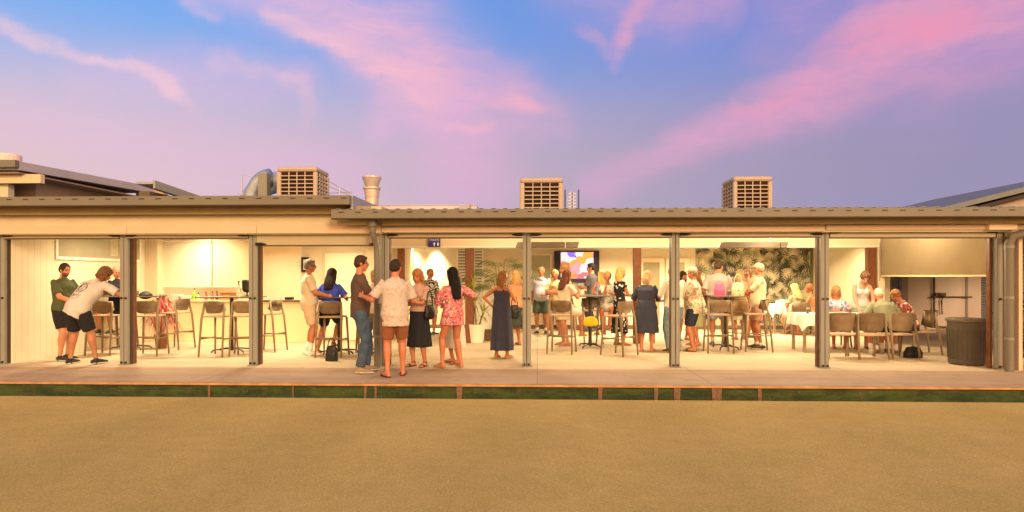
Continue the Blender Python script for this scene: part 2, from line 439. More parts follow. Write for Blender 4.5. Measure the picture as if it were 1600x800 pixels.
# gutters with overflow slots
def gutter(x0, x1, zt, zb, y0=10.62, y1=10.74):
    g_ = wb('gutter', gut_m, club, (x0, x1, y0, y1, zb, zt), bevel=.006)
    bm = BM(); x = x0 + .12
    while x < x1:
        box(bm, x, x + .085, y0 - .004, y0 + .01, zt - .052, zt - .036); x += .272
    o = obj('overflow_slots', bm, dark_m, g_, world=False); o.location = -g_.location
    for v in o.data.vertices: v.co -= Vector(club.location)
    bm = BM(); box(bm, x0, x1, y0 - .003, y0 + .12, zb - .012, zb - .001)  # dark strip standing for the shade on the gutter underside
    o = obj('gutter_shade_strip', bm, mat('gutter_shadow_lip', (.05, .03, .015), .7, 0), g_)
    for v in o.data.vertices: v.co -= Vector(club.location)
gutter(-16, xs, 2.785, 2.64)
gutter(xs0, XE, 2.56, 2.42)
wb('fascia_board', board_m, club, (-16, xs0 + .55, 10.93, 10.97, 2.52, 2.645))
wb('fascia_board', board_m, club, (xs0 + .03, at(583, 340, 10.9).x, 10.86, 10.93, 2.335, 2.405))
wb('fascia_board', board_m, club, (at(597, 340, 10.9).x, 7.85, 10.93, 10.97, 2.33, 2.43))
x593 = at(596, 350, 11.1).x
wb('beam', beam_m, club, (-16, x593, 11.10, 11.32, 2.20, 2.66))
wb('beam', beam_m, club, (x593, 8.1, 11.10, 11.32, 2.215, 2.45))
for a, b in ((-16, at(197, 358, 11.05).x - .003), (at(197, 358, 11.05).x + .003, at(400, 358, 11.05).x - .003), (at(400, 358, 11.05).x + .003, x593)):
    wb('trim_board', trim_m, club, (a, b, 11.065, 11.098, 2.215, 2.345), bevel=.003)
wb('trim_board', trim_m, club, (x593 + .01, at(1290, 350, 11.05).x, 11.065, 11.098, 2.225, 2.30), bevel=.003)
wb('trim_board', trim_m, club, (at(1292, 350, 11.05).x, 7.9, 11.065, 11.098, 2.245, 2.33), bevel=.003)
wb('beam_end', mat('beam_end_paint', (.74, .58, .46), .6, .06, 3), club, (at(1546, 350, 11).x, at(1590, 350, 11).x, 11.0, 11.098, 2.24, 2.41), bevel=.004)
# ceilings and walls
wb('ceiling', white, club, (XL, xdiv + 0.1, 11.32, 18.6, CL, CL + .04))
wb('ceiling', white, club, (xdiv + .1, XR + .1, 11.32, 20, CR, CR + .005))
wb('ceiling', white, club, (XR + .1, 12, 11.32, 20, CR, CR + .004))
wb('wall', clad, club, (XL - .15, XL, 11.36, 18.6, 0, CL))
wb('wall', cream, club, (-16, XL - .16, 11.36, 11.5, 0, CL))
# back wall of the left bay with the servery openings
def X(px, Y): return at(px, 450, Y).x
YB = 15.62
xa, xb, xc, xd = X(252, YB), X(392, YB), X(408, YB), X(468, YB)
wb('wall', cream, club, (XL, xa, YB, YB + .14, 0, CL), (xa, xd, YB, YB + .14, 0, .93), (xa, xd, YB, YB + .14, 2.34, CL),
   (xb, xc, YB, YB + .14, .93, 2.34), (xd, xdiv, YB, YB + .14, 0, CL))
wb('wall', cream, club, (xdiv - .12, xdiv, YB, 19.4, 0, CL))
wb('wall', mat('kitchen_wall', (.76, .62, .46), .6, .04, 2), club, (XL, xdiv - .13, 18.5, 18.6, 0, CL))
wb('pilaster', cream, club, (XL, XL + .3, 15.35, YB, 0, CL), bevel=.004)
wb('opening_frame', white, club, (xa - .06, xa, YB - .03, YB, .93, 2.40), (xa, xd, YB - .03, YB, 2.34, 2.40), (xd, xd + .06, YB - .03, YB, .93, 2.40), (xb - .02, xb + .03, YB - .03, YB, .93, 2.34), bevel=.003)
# window in the left end wall
wf_ = wb('window', white, club, (XL, XL + .03, 12.42, 12.48, 1.82, 2.5), (XL, XL + .03, 15.1, 15.16, 1.82, 2.5), (XL, XL + .03, 12.48, 15.1, 1.82, 1.88), bevel=.003)
bm = BM(); box(bm, XL + .002, XL + .012, 12.48, 15.1, 1.88, 2.5); o = obj('pane', bm, glassd, wf_)
bm = BM(); box(bm, XL + .013, XL + .017, 14.05, 14.32, 1.93, 2.3); nq = obj('notice', bm, mat('faded_notice', (.50, .46, .34), .6, .15, 20), wf_)
for v in nq.data.vertices: v.co -= Vector(club.location)
for v in o.data.vertices: v.co -= Vector(club.location)
# door panel beside the servery
dr = wb('door', mat('kitchen_door_paint', (.82, .78, .60), .5, .02, 3), club, (X(508, YB), X(566, YB), YB - .02, YB - .003, .02, 2.04), bevel=.003)
bm = BM(); x0, x1 = X(508, YB), X(566, YB)
for b in ((x0 - .06, x0 - .003, YB - .03, YB - .003, .0, 2.1), (x1 + .003, x1 + .06, YB - .03, YB - .003, 0, 2.1), (x0 - .003, x1 + .003, YB - .03, YB - .003, 2.043, 2.1)): box(bm, *b)
o = obj('door_frame', bm, mat('door_frame_paint', (.64, .54, .36), .5, .03, 3), dr)
for v in o.data.vertices: v.co -= Vector(club.location)
# servery blinds
for (p0, p1, nm, c) in ((255, 332, 'pale blind half closed over the left of the servery opening', blindw), (334, 390, 'pale blind half closed over the middle of the servery opening', mat('cream_blind_fabric', (.76, .66, .46), .9, .03, 3))):
    t = thing('roller_blind', nm, 'blind', (X(p0, YB), YB - .05, 2.33), group='servery blinds')
    wb('blind_fabric', c, t, (X(p0, YB), X(p1, YB), YB - .052, YB - .048, 1.27, 2.31)); wb('bottom_bar', white, t, (X(p0, YB), X(p1, YB), YB - .062, YB - .040, 1.25, 1.275))
    bm = BM(); tube(bm, [(X(p0, YB), YB - .05, 2.33), (X(p1, YB), YB - .05, 2.33)], .025, 10, (0, 0, 1), False); obj('roller', bm, white, t, world=True)
# servery counter
ct = thing('servery_counter', 'long cream bar counter with pale top under the half closed blinds', 'counter', (-6, YB - .3, 0))
wb('counter_front', mat('counter_panel', (.76, .62, .38), .5, .03, 2), ct, (X(250, YB) , X(500, YB), YB - .35, YB - .003, .003, .92), bevel=.004)
wb('benchtop', mat('benchtop_laminate', (.70, .56, .40), .3, .08, 8, spec=.5), ct, (X(248, YB) - .04, X(502, YB), YB - .42, YB - .003, .923, .965), bevel=.006)
wb('benchtop_edge', mat('benchtop_edge_strip', (.10, .07, .05), .4, 0), ct, (X(400, YB), X(502, YB), YB - .425, YB - .422, .925, .963))
# far room
YR = 19.4
wb('wall', clad_x, club, (xdiv, XR + .3, YR, YR + .1, 0, CR))
wb('wall', mat('sage_cream_paint', (.60, .56, .40), .6, .04, 2), club, (XR, XR + .12, 15.42, YR, 0, CR))
wb('header_beam', mat('header_paint', (.74, .58, .40), .6, .03, 2), club, (xdiv, XR, 15.16, 15.4, 2.135, CR - .002))
wb('cornice', white, club, (xdiv, XR, 15.13, 15.158, 2.15, 2.18))
wb('skirting', mat('dark_skirting', (.14, .10, .07), .6, 0), club, (xdiv + .1, XR, YR - .02, YR - .003, .005, .12))
for p0, p1 in ((621, 631), (727, 740), (990, 1002), (1356, 1369)):
    wb('timber_column', timb2, club, (X(p0, 15.2), X(p1, 15.2), 15.18, 15.34, .005, 2.133), bevel=.004)
wb('corner_post', cream, club, (X(1371, 15.2), X(1379, 15.2), 15.1, 15.3, .005, 2.4), bevel=.004)
wb('low_wall', white, club, (X(741, 15.9), X(790, 15.9), 15.9, 16.0, .005, 1.2), bevel=.004)
wb('skirting_box', mat('brown_box', (.12, .07, .035), .6, 0), club, (X(757, 15.8), X(790, 15.8), 15.7, 15.88, .005, .26))
# louvre windows by the plants
for p0, p1 in ((716, 728), (742, 753)):
    f = wb('window', white, club, (X(p0, YR) - .05, X(p0, YR), YR - .03, YR - .003, 1.0, 2.28), (X(p1, YR), X(p1, YR) + .05, YR - .03, YR - .003, 1.0, 2.28), bevel=.002)
    bm = BM(); box(bm, X(p0, YR), X(p1, YR), YR - .006, YR - .003, 1.0, 2.28)
    o = obj('pane', bm, mat('dusk_glass', (.30, .33, .42), .2, 0), f)
    for v in o.data.vertices: v.co -= Vector(club.location)
    bm = BM(); z = 1.04
    while z < 2.26: box(bm, X(p0, YR), X(p1, YR), YR - .03, YR - .008, z, z + .035); z += .085
    o = obj('louvres', bm, white, f)
    for v in o.data.vertices: v.co -= Vector(club.location)
# recess panel left of the television and glazed doors right of it
def glazed(name, p0, p1, z0, z1, fw, pm):
    x0, x1 = X(p0, YR), X(p1, YR)
    f = wb(name, mat('door_white', (.82, .74, .58), .4, .02, 3), club, (x0, x0 + fw, YR - .05, YR - .003, z0, z1), (x1 - fw, x1, YR - .05, YR - .003, z0, z1), (x0 + fw, x1 - fw, YR - .05, YR - .003, z1 - fw, z1), (x0 + fw, x1 - fw, YR - .05, YR - .003, z0, z0 + fw), bevel=.003)
    bm = BM(); box(bm, x0 + fw, x1 - fw, YR - .02, YR - .006, z0 + fw, z1 - fw); o = obj('pane', bm, pm, f)
    for v in o.data.vertices: v.co -= Vector(club.location)
    return f
film = mat('reflective_glass', (.34, .31, .20), .12, .1, 1.5, spec=.6)
glazed('window', 828, 862, .4, 2.15, .05, mat('sage_glass', (.42, .42, .28), .3, .05, 1))
glazed('glazed_door', 998, 1037, .01, 2.02, .12, film); glazed('glazed_door', 1040, 1076, .01, 2.02, .12, film)
# patterned wallpaper on the far wall
def wallpaper():
    bm = BM(); x0, x1 = X(1086, YR), XR - .02
    def quad(a, b, c, d, mi):
        f = bm.faces.new([bm.verts.new(p) for p in (a, b, c, d)]); f.material_index = mi
    y = YR - .01
    quad((x0, y, .12), (x1, y, .12), (x1, y, CR), (x0, y, CR), 0)
    rnd = random.Random(3); layer = 0
    def blade(cx, cz, a, L, w, mi, yy):
        dx, dz = math.cos(a), math.sin(a); nx, nz = -dz, dx
        pts = [(0, .12), (.35, 1), (.7, .75), (1, .02)]
        up = [(cx + dx * L * s + nx * w * k, cz + dz * L * s + nz * w * k) for s, k in pts]; dn = [(cx + dx * L * s - nx * w * k, cz + dz * L * s - nz * w * k) for s, k in pts]
        poly = dn + up[::-1]
        poly = [(min(max(px_, x0), x1), min(max(pz, .12), CR - .005)) for px_, pz in poly]
        for i in range(3):
            q = [dn[i], dn[i + 1], up[i + 1], up[i]]
            if all(x0 < p[0] < x1 and .12 < p[1] < CR for p in q):
                f = bm.faces.new([bm.verts.new((p[0], yy, p[1])) for p in q]); f.material_index = mi
    spots_ = [(x0 + (i + .5 + rnd.uniform(-.3, .3)) * (x1 - x0) / 17, .2 + (j + .5 + rnd.uniform(-.3, .3)) * 2.25 / 11) for i in range(17) for j in range(11)]
    rnd.shuffle(spots_)
    for k, (cx, cz) in enumerate(spots_):
        a0 = rnd.uniform(0, 2 * PI); L = rnd.uniform(.15, .27)
        mi = (1, 3, 1, 2, 4, 1)[k % 6]; n = rnd.randint(8, 11); spr = rnd.uniform(2.8, 4.6); yy = y - .001 - k * .00004
        for j in range(n):
            blade(cx, cz, a0 + spr * (j / (n - 1) - .5), L * (1 - .35 * abs(j / (n - 1) - .5)), L * .060, mi, yy)
    for k in range(7):
        cx = rnd.uniform(x0, x1); cz = rnd.uniform(.2, CR); a0 = rnd.uniform(0, 6)
        for j in range(7): blade(cx, cz, a0 + j * .9, .11, .022, 5, y - .0075)
    cs = [(.50, .44, .29), (.06, .065, .05), (.13, .13, .10), (.24, .26, .15), (.70, .62, .42), (.60, .40, .22)]
    return obj('wallpaper', bm, [mat('wallpaper_ink', c, .7, .05, 10) if i == 0 else mat('wallpaper_ink_tone%d' % i, c, .7, .05, 10) for i, c in enumerate(cs)], club, world=True)
wallpaper()
wb('wallpaper_edge', mat('olive_trim', (.16, .17, .06), .6, 0), club, (XR - .06, XR - .003, YR - .05, YR - .012, .005, CR))
# veranda posts with blind tracks
POSTS = [3, 195, 396, 601, 823, 1055, 1288]
for i, px in enumerate(POSTS):
    x = X(px, YF)
    p = wb('veranda_post', timb, club, (x - .055, x + .065, YF + .12, YF + .24, .005, 2.2), bevel=.004)
    for s in (-1, 1):
        bm = BM(); box(bm, x + s * .036 - .031, x + s * .036 + .031, YF - .03, YF + .035, .012, 2.215); box(bm, x + s * .062 - .004, x + s * .062 + .010, YF - .02, YF + .02, .012, 2.2)
        o = obj('blind_track', bm, alu, p, bevel=.004)
        for v in o.data.vertices: v.co -= Vector(club.location)
        for z in (.045, 1.135):
            bm = BM(); tube(bm, [(x + s * .036, YF - .05, z), (x + s * .036, YF - .028, z)], .019, 10, (1, 0, 0), False)
            o = obj('bolt', bm, dark_m, p)
            for v in o.data.vertices: v.co -= Vector(club.location)
    bm = BM(); box(bm, x - .07, x + .07, YF + .034, YF + .12, .012, 2.2)  # dark block stands for the shade in the gap between tracks
    o = obj('gap_shade', bm, mat('dark_gap', (.05, .03, .02), .7, 0), p)
    for v in o.data.vertices: v.co -= Vector(club.location)
    bm = BM(); box(bm, x - .09, x + .09, YF - .05, YF + .08, .0055, .014)
    o = obj('base_plate', bm, alu, p)
    for v in o.data.vertices: v.co -= Vector(club.location)
# corner at the right
xk = X(1560, YF)
kp = wb('veranda_post', timb, club, (xk + .045, xk + .13, YF + .05, YF + .17, .005, 2.24), (xk - .10, xk - .055, YF + .06, YF + .15, .005, 2.2), bevel=.004)
bm = BM(); box(bm, xk - .05, xk + .04, YF - .04, YF + .05, .012, 2.215); o = obj('blind_track', bm, alu, kp, bevel=.004)
for v in o.data.vertices: v.co -= Vector(club.location)
for z in (.045, 1.135):
    bm = BM(); tube(bm, [(xk, YF - .06, z), (xk, YF - .038, z)], .022, 10, (1, 0, 0), False); o = obj('bolt', bm, dark_m, kp)
    for v in o.data.vertices: v.co -= Vector(club.location)
wb('corner_post', trim_m, club, (X(1585, 11.2), X(1591, 11.2), 11.1, 11.2, .005, 2.235), bevel=.004)
# cassettes of the front blinds
edges = POSTS + [1560]
for i in range(7):
    x0, x1 = X(edges[i], YF) + .075, X(edges[i + 1], YF) - .075
    zt, zb = (2.212, 2.15) if i not in (2, 6) else ((2.212, 2.025) if i == 2 else (2.24, 2.135))
    c = wb('blind_cassette', mat('cassette_paint', (.36, .31, .22), .5, .05, 2), club, (x0, x1, YF - .05, YF + .06, zb, zt), bevel=.006)
    bm = BM(); box(bm, x0, x1, YF - .045, YF + .03, zb - .018, zb - .003); o = obj('bottom_bar', bm, mat('cassette_bar', (.07, .045, .03), .5, 0), c)
    for v in o.data.vertices: v.co -= Vector(club.location)
    for s, xx in ((1, x0), (-1, x1)):
        bm = BM(); zc = zb + .02 if i == 2 else zt - .02
        tube(bm, [(xx - s * .01, YF - .07, zc), (xx + s * .09, YF - .07, zc), (xx + s * .17, YF - .065, zc - .004)], [.022, .024, .006], 8, (0, 0, 1), False)
        o = obj('end_bracket', bm, dark_m, c)
        for v in o.data.vertices: v.co -= Vector(club.location)
# downpipes
def downpipe(pts, r, funnel=None):
    bm = BM(); tube(bm, pts, r, 16, (1, 0, 0), False); o = obj('downpipe', bm, gut_m, club, smooth=True, world=True); o.modifiers.new('e', 'EDGE_SPLIT')
    for z in (1.15, 1.95, .5):
        bm = BM(); x, y = pts[-2][0], pts[-2][1]; tube(bm, [(x, y, z), (x, y, z + .035)], r + .006, 16, (1, 0, 0), False); q = obj('pipe_clip', bm, alu, o)
        for v in q.data.vertices: v.co -= Vector(club.location)
    if funnel:
        bm = BM(); lathe(bm, funnel, [(.05, -.14), (.052, -.06), (.075, -.04), (.078, .06)], 16); q = obj('rain_head', bm, gut_m, o, smooth=False)
        for v in q.data.vertices: v.co -= Vector(club.location)
xp = X(588.5, 11.0); xf = X(582.5, 10.85)
downpipe([(xf, 10.85, 2.36), (xf, 10.85, 2.2), (xf + .01, 10.9, 2.12), (xp, 11.0, 2.0), (xp, 11.02, 1.9), (xp, 11.02, .1), (xp, 11.02, .004)], .048, (xf, 10.84, 2.35))
xq = X(1577, 11.0)
downpipe([(xq + .8, 10.75, 2.35), (xq + .35, 10.85, 2.22), (xq + .15, 10.95, 2.17), (xq + .03, 10.98, 2.12), (xq, 11.0, 2.02), (xq, 11.0, .1), (xq, 11.0, .002)], .066)
wb('bracing_post', alu, club, (X(593.5, 11.2), X(597.5, 11.2), 11.16, 11.22, .005, 2.2), bevel=.003)
# side blind
t = thing('roller_blind', 'yellow canvas side blind drawn halfway down above the grey bin', 'blind', (7.5, 11.5, 2.4))
bm = BM(); n = 24
prev = None
for k in range(n + 1):
    ya = 11.5 + 3.65 * k / n; r = (bm.verts.new((7.5, ya, 1.53)), bm.verts.new((7.5 + .008 * math.sin(ya * 4), ya, 2.40)))
    if prev: bm.faces.new((prev[0], prev[1], r[1], r[0]))
    prev = r
bmesh.ops.solidify(bm, geom=bm.faces[:], thickness=.004)
obj('blind_fabric', bm, canvas, t, world=True, smooth=True)
wb('bottom_bar', mat('canvas_hem', (.60, .50, .30), .7, 0), t, (7.485, 7.52, 11.5, 15.15, 1.495, 1.53), bevel=.003)
bm = BM(); tube(bm, [(7.5, 11.45, 2.40), (7.5, 15.18, 2.40)], .03, 10, (0, 0, 1), False); obj('roller', bm, alu, t, world=True)
bm = BM(); tube(bm, [(7.46, 15.05, 2.25), (7.46, 15.05, 1.4)], .006, 6, (1, 0, 0), False); obj('pull_cord', bm, dark_m, t, world=True)
# ceiling lamps
dl_m = mat('lamp_glow', (1, .85, .6), .5, 0, emit=((1, .80, .48), 14))
LAMPS = [(-7.9, 13.0, CL, 62), (-7.6, 14.9, CL, 50), (-4.9, 12.9, CL, 62), (-4.4, 14.4, CL, 45), (-2.7, 13.6, CL, 58),
         (-.8, 13.4, CR, 85), (1.3, 13.4, CR, 100), (3.2, 13.4, CR, 90), (4.9, 13.6, CR, 100), (6.5, 13.2, CR, 100),
         (X(646, YR), 19.15, CR, 30), (X(682, YR), 19.15, CR, 34), (.6, 16.9, CR, 55), (2.1, 17.8, CR, 88), (4.2, 17.8, CR, 88), (5.9, 17.6, CR, 82), (6.9, 16.4, CR, 45),
         (-7.0, 17.0, CL, 70), (-4.6, 17.0, CL, 70)]
for x, y, z, pw in LAMPS:
    bm = BM(); tube(bm, [(x, y, z - .004), (x, y, z + .001)], .07, 20, (1, 0, 0), False); o = obj('downlight', bm, dl_m, club, world=True)
    downlight(x, y, z, pw * 1.14, color=(1, .755, .45), spread=150 if y < 19 else 75)
# ================================================================ neighbouring buildings
def W3(name, m, parent, bm, **k): return obj(name, bm, m, parent, world=True, **k)
ub = thing('upper_building', 'taller beige building with sloping grey roof behind the left veranda roof', 'building', (-9, 13, 0))
a = at(30, 252, 12.5)
ridge = mat('barge_metal', (.40, .37, .38), .5, .08, 2)
bm = BM(); x0 = a.x; z0 = a.z
def slab(bm, x0, x1, ya, yb_, za, zb_, th):
    v = [bm.verts.new(c) for c in ((x0, ya, za - th), (x1, ya, za - th), (x1, yb_, zb_ - th), (x0, yb_, zb_ - th), (x0, ya, za), (x1, ya, za), (x1, yb_, zb_), (x0, yb_, zb_))]
    for q in ((3, 2, 1, 0), (4, 5, 6, 7), (0, 1, 5, 4), (1, 2, 6, 5), (2, 3, 7, 6), (3, 0, 4, 7)): bm.faces.new([v[i] for i in q])
e = at(245, 293, 17.0)
slab(bm, -18, x0, 12.5, 17.0, z0, e.z + .02, .165); W3('roof', ridge, ub, bm, bevel=.005)
wb('gutter', gut_m, ub, (-18, x0 + .01, 12.38, 12.49, z0 - .13, z0 + .01), bevel=.01)
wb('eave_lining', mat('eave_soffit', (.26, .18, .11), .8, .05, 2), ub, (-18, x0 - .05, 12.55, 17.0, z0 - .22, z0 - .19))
wb('wall', mat('upper_wall', (.46, .33, .22), .8, .06, 2), ub, (-18, x0 - .5, 13.6, 16.95, 2.8, z0 - .221))
bm = BM(); box(bm, x0 - .52, at(262, 300, 17.3).x, 17.1, 17.3, 2.6, at(250, 297, 17.1).z); W3('rear_wall', mat('upper_wall', (.46, .33, .22), .8, .06, 2), ub, bm)
wb('beam', mat('upper_beam', (.62, .47, .30), .7, .06, 2), ub, (-18, at(63, 280, 12.7).x, 12.7, 12.82, at(40, 286, 12.7).z, at(40, 272, 12.7).z), bevel=.005)
wb('wall_pier', beam_m, ub, (-18, at(10, 290, 12.8).x, 12.84, 13.0, 2.8, at(10, 287, 12.8).z))
bm = BM(); c = at(14, 248, 13.0); lathe(bm, (c.x, 13.0, c.z - .12), [(.16, -.05), (.17, .05), (.21, .07), (.22, .16), (.2, .2), (.05, .22)], 20)
tag(obj('roof_vent', bm, mat('vent_paint', (.66, .50, .46), .5, .1, 6), smooth=False), 'round pinkish vent cap on the roof edge at far left', 'vent')
lb = thing('rear_building', 'grey lean-to roof with shadowed gap behind the upper building', 'building', (-6, 16, 0))
a2 = at(240, 284, 15.0); e2_ = at(330, 309, 17.7)
bm = BM(); slab(bm, a2.x, a2.x + .05, 14.98, 17.72, a2.z + .03, e2_.z - .07, .18); W3('roof', mat('green_grey_barge', (.27, .27, .21), .5, .08, 2), lb, bm)
bm = BM(); box(bm, a2.x - .4, a2.x - .15, 15.1, 17.6, 2.8, a2.z - .2); W3('wall', mat('shadow_wall', (.12, .09, .06), .8, 0), lb, bm)  # dark box in place of the shade under the lean-to roof
bm = BM(); slab(bm, a2.x - .4, a2.x - .003, 15.0, 17.7, a2.z, e2_.z - .1, .05); W3('roof', roofm, lb, bm)
# low metal roof behind the junction
fr = thing('far_roof', 'pale ribbed metal roof with grey ridge flashing behind the flue', 'roof', (-1.5, 17, 2.8))
zz = at(660, 322, 19).z
bm = BM(); n = 60; xA, xB = X(575, 19), X(745, 19)
for k in range(n):
    xx = xA + (xB - xA) * k / n; box(bm, xx, xx + .03, 18.9, 21, zz, zz + .03)
box(bm, xA, xB, 18.92, 21, zz - .35, zz); W3('roof_sheet', roofl, fr, bm)
bm = BM(); p = [at(700, 329, 18.8), at(733, 329, 18.8), at(735, 319, 18.8), at(727, 320, 18.8)]
quadprism(bm, [(q.x, q.z) for q in p], 18.7, 18.88); W3('flashing', roofm, fr, bm)
# shed at the right with a gable roof
sh = thing('storage_shed', 'grey steel shed with sloping roof edge behind the right end of the veranda', 'shed', (11, 17, 0))
pa_, pb_ = at(1462, 326, 16.5), at(1612, 289, 16.5)
th_ = .12
dxx = (pb_.x - pa_.x); sl_ = (pb_.z - pa_.z) / dxx; xR2 = pb_.x + 2
bm = BM(); quadprism(bm, [(pa_.x, pa_.z - th_), (xR2, pb_.z + 2 * sl_ - th_), (xR2, pb_.z + 2 * sl_), (pa_.x, pa_.z)], 16.4, 24); W3('roof', mat('shed_roof', (.12, .135, .135), .5, .08, 2), sh, bm)
bm = BM(); quadprism(bm, [(pa_.x + .3, pa_.z - th_ * 1.3 - .04), (xR2, pb_.z + 2 * sl_ - th_ * 1.5 - .07), (xR2, pb_.z + 2 * sl_ - th_ - .02), (pa_.x + .3, pa_.z - th_ + .0)], 16.55, 16.7); W3('barge_shadow', mat('barge_shade_band', (.045, .035, .025), .8, 0), sh, bm)  # dark band drawn as the shade below the roof edge
bm = BM(); quadprism(bm, [(pa_.x + 1.4, 2.2), (xR2, 2.2), (xR2, pb_.z + 2 * sl_ - .25), (pa_.x + 1.4, pa_.z + .05)], 16.8, 24); W3('wall', mat('shed_wall', (.40, .30, .24), .8, .06, 2), sh, bm)
corr_m = mat('corrugated_steel', (.24, .25, .27), .5, .08, 2, metal=.2)
def corrugated(x0, x1, y, z0, z1, pitch=.076, amp=.012, name='corrugated_wall', parent=None, m=corr_m):
    bm = BM(); n = int((z1 - z0) / pitch * 6)
    prev = None
    for k in range(n + 1):
        z = z0 + (z1 - z0) * k / n; yy = y + amp * math.sin(2 * PI * (z - z0) / pitch)
        r = (bm.verts.new((x0, yy, z)), bm.verts.new((x1, yy, z)))
        if prev: bm.faces.new((prev[0], prev[1], r[1], r[0]))
        prev = r
    bmesh.ops.solidify(bm, geom=bm.faces[:], thickness=.004)
    return obj(name, bm, m, parent, world=True)
corrugated(X(1592, 12.8), 13, 12.8, 0, 2.5, parent=sh)
# container with locking bar
YC = 19.3
cn = thing('cool_room', 'pinkish grey panelled cool room with a barred and bolted door', 'container', (12, YC, 0))
cw = mat('cool_room_panel', (.46, .38, .34), .6, .07, 1.5)
wb('wall', cw, cn, (X(1412, YC), X(1533, YC), YC, YC + 2.4, .02, 2.6))
wb('corner_trim', mat('cool_room_trim', (.22, .18, .16), .6, 0), cn, (X(1408, YC) , X(1418, YC), YC - .03, YC - .003, .02, 2.6), (X(1509, YC), X(1512, YC), YC - .02, YC - .003, .02, 2.6))
d_ = wb('door', mat('cool_room_door', (.50, .42, .38), .55, .07, 2), cn, (X(1459, YC), X(1500, YC), YC - .06, YC - .003, .12, 2.3), bevel=.01)
loc = cn.location
def sub(name, bm, m, p, base=cn):
    o = obj(name, bm, m, p)
    for v in o.data.vertices: v.co -= Vector(base.location)
    return o
rust = mat('dark_rusty_steel', (.09, .06, .05), .6, .2, 20, metal=.4)
bm = BM(); zb = at(1480, 464, YC).z; tube(bm, [(X(1452, YC), YC - .1, zb), (X(1515, YC), YC - .1, zb)], .022, 8, (0, 0, 1), False); sub('locking_bar', bm, rust, d_)
bm = BM(); tube(bm, [(X(1462, YC), YC - .12, zb + .08), (X(1470, YC), YC - .14, zb + .02), (X(1467, YC), YC - .12, zb - .1), (X(1468, YC), YC - .12, zb - .46)], [.03, .05, .025, .02], 8, (0, 0, 1)); box(bm, X(1458, YC), X(1474, YC), YC - .13, YC - .07, zb + .03, zb + .12); sub('bolt_handle', bm, rust, d_)
bm = BM(); tube(bm, [(X(1457, YC), YC - .08, 2.2), (X(1457, YC), YC - .08, .2), (X(1459, YC), YC - .08, .14), (X(1470, YC), YC - .08, .09), (X(1500, YC), YC - .08, .085)], .018, 8, (0, 1, 0), False); sub('door_seal', bm, rust, d_)
corrugated(X(1380, YC), X(1409, YC), YC + .1, .5, 2.6, .19, .03, parent=sh, name='slatted_wall', m=mat('pale_slats', (.38, .36, .34), .6, .06, 2))
corrugated(X(1534, YC), 17, YC + .1, 0, 2.6, parent=sh)
wb('wall', mat('dark_recess_wall', (.20, .16, .13), .8, 0), sh, (X(1340, YC), 17, YC + 2.5, YC + 2.6, 0, 3))
wb('kerb_panel', cw, sh, (X(1380, YC), X(1409, YC), YC + .05, YC + .12, 0, .5))

# ================================================================ roof plant
def cooler(px0, px1, py_top, Y, rz, label, w=1.08, d=1.08, h=1.08):
    c = at((px0 + px1) / 2, py_top, Y)
    t = thing('evaporative_cooler', label, 'air cooler', (c.x, Y + d / 2, c.z - h), rz, 'evaporative coolers on the roof')
    bm = BM(); box(bm, -w / 2 + .07, w / 2 - .07, -d / 2 + .07, d / 2 - .07, .08, h - .08); obj('cooler_core', bm, ac_d, t)
    bm = BM(); box(bm, -w / 2, w / 2, -d / 2, d / 2, h - .14, h); obj('lid', bm, ac_m, t, bevel=.065)
    bm = BM(); box(bm, -w / 2, w / 2, -d / 2, d / 2, 0, .12); obj('tray', bm, ac_m, t, bevel=.03)
    bm = BM(); cw_ = .115
    bm.free()
    for sx in (-1, 1):
        for sy in (-1, 1): bm = BM(); box(bm, sx * w / 2, sx * (w / 2 - cw_), sy * d / 2, sy * (d / 2 - cw_), .115, h - .135); obj('corner_pillar', bm, ac_m, t, bevel=.03)
    for k in range(4):
        bm = BM(); L = (w if k % 2 == 0 else d) / 2 - cw_ + .004; o_ = (d if k % 2 == 0 else w) / 2 - .025
        n = 8
        for i in range(1, n):
            z = .12 + (h - .26) * i / n; box(bm, -L, L, -o_ - .012, -o_ + .03, z - .012, z + .012)
        for i in range(1, 4):
            x = -L + 2 * L * i / 4; box(bm, x - .012, x + .012, -o_ - .014, -o_ + .028, .118, h - .138)
        bmesh.ops.rotate(bm, verts=bm.verts, cent=(0, 0, 0), matrix=Matrix.Rotation(k * PI / 2, 3, 'Z'))
        obj('louvre_panel', bm, ac_m, t)
    bm = BM(); box(bm, -.33, .33, -.33, .33, -.32, -.002); obj('duct_base', bm, galv, t)
cooler(431, 496, 260, 17.6, 0, 'square beige cooler on the left roof beside a curved grey duct')
cooler(813, 880, 277, 17.0, R(-1), 'middle beige cooler on the roof, next to the thin radio aerials')
cooler(1147, 1206, 275, 18.0, 0, 'rightmost beige cooler on the roof, standing alone', w=1.02, d=1.15)
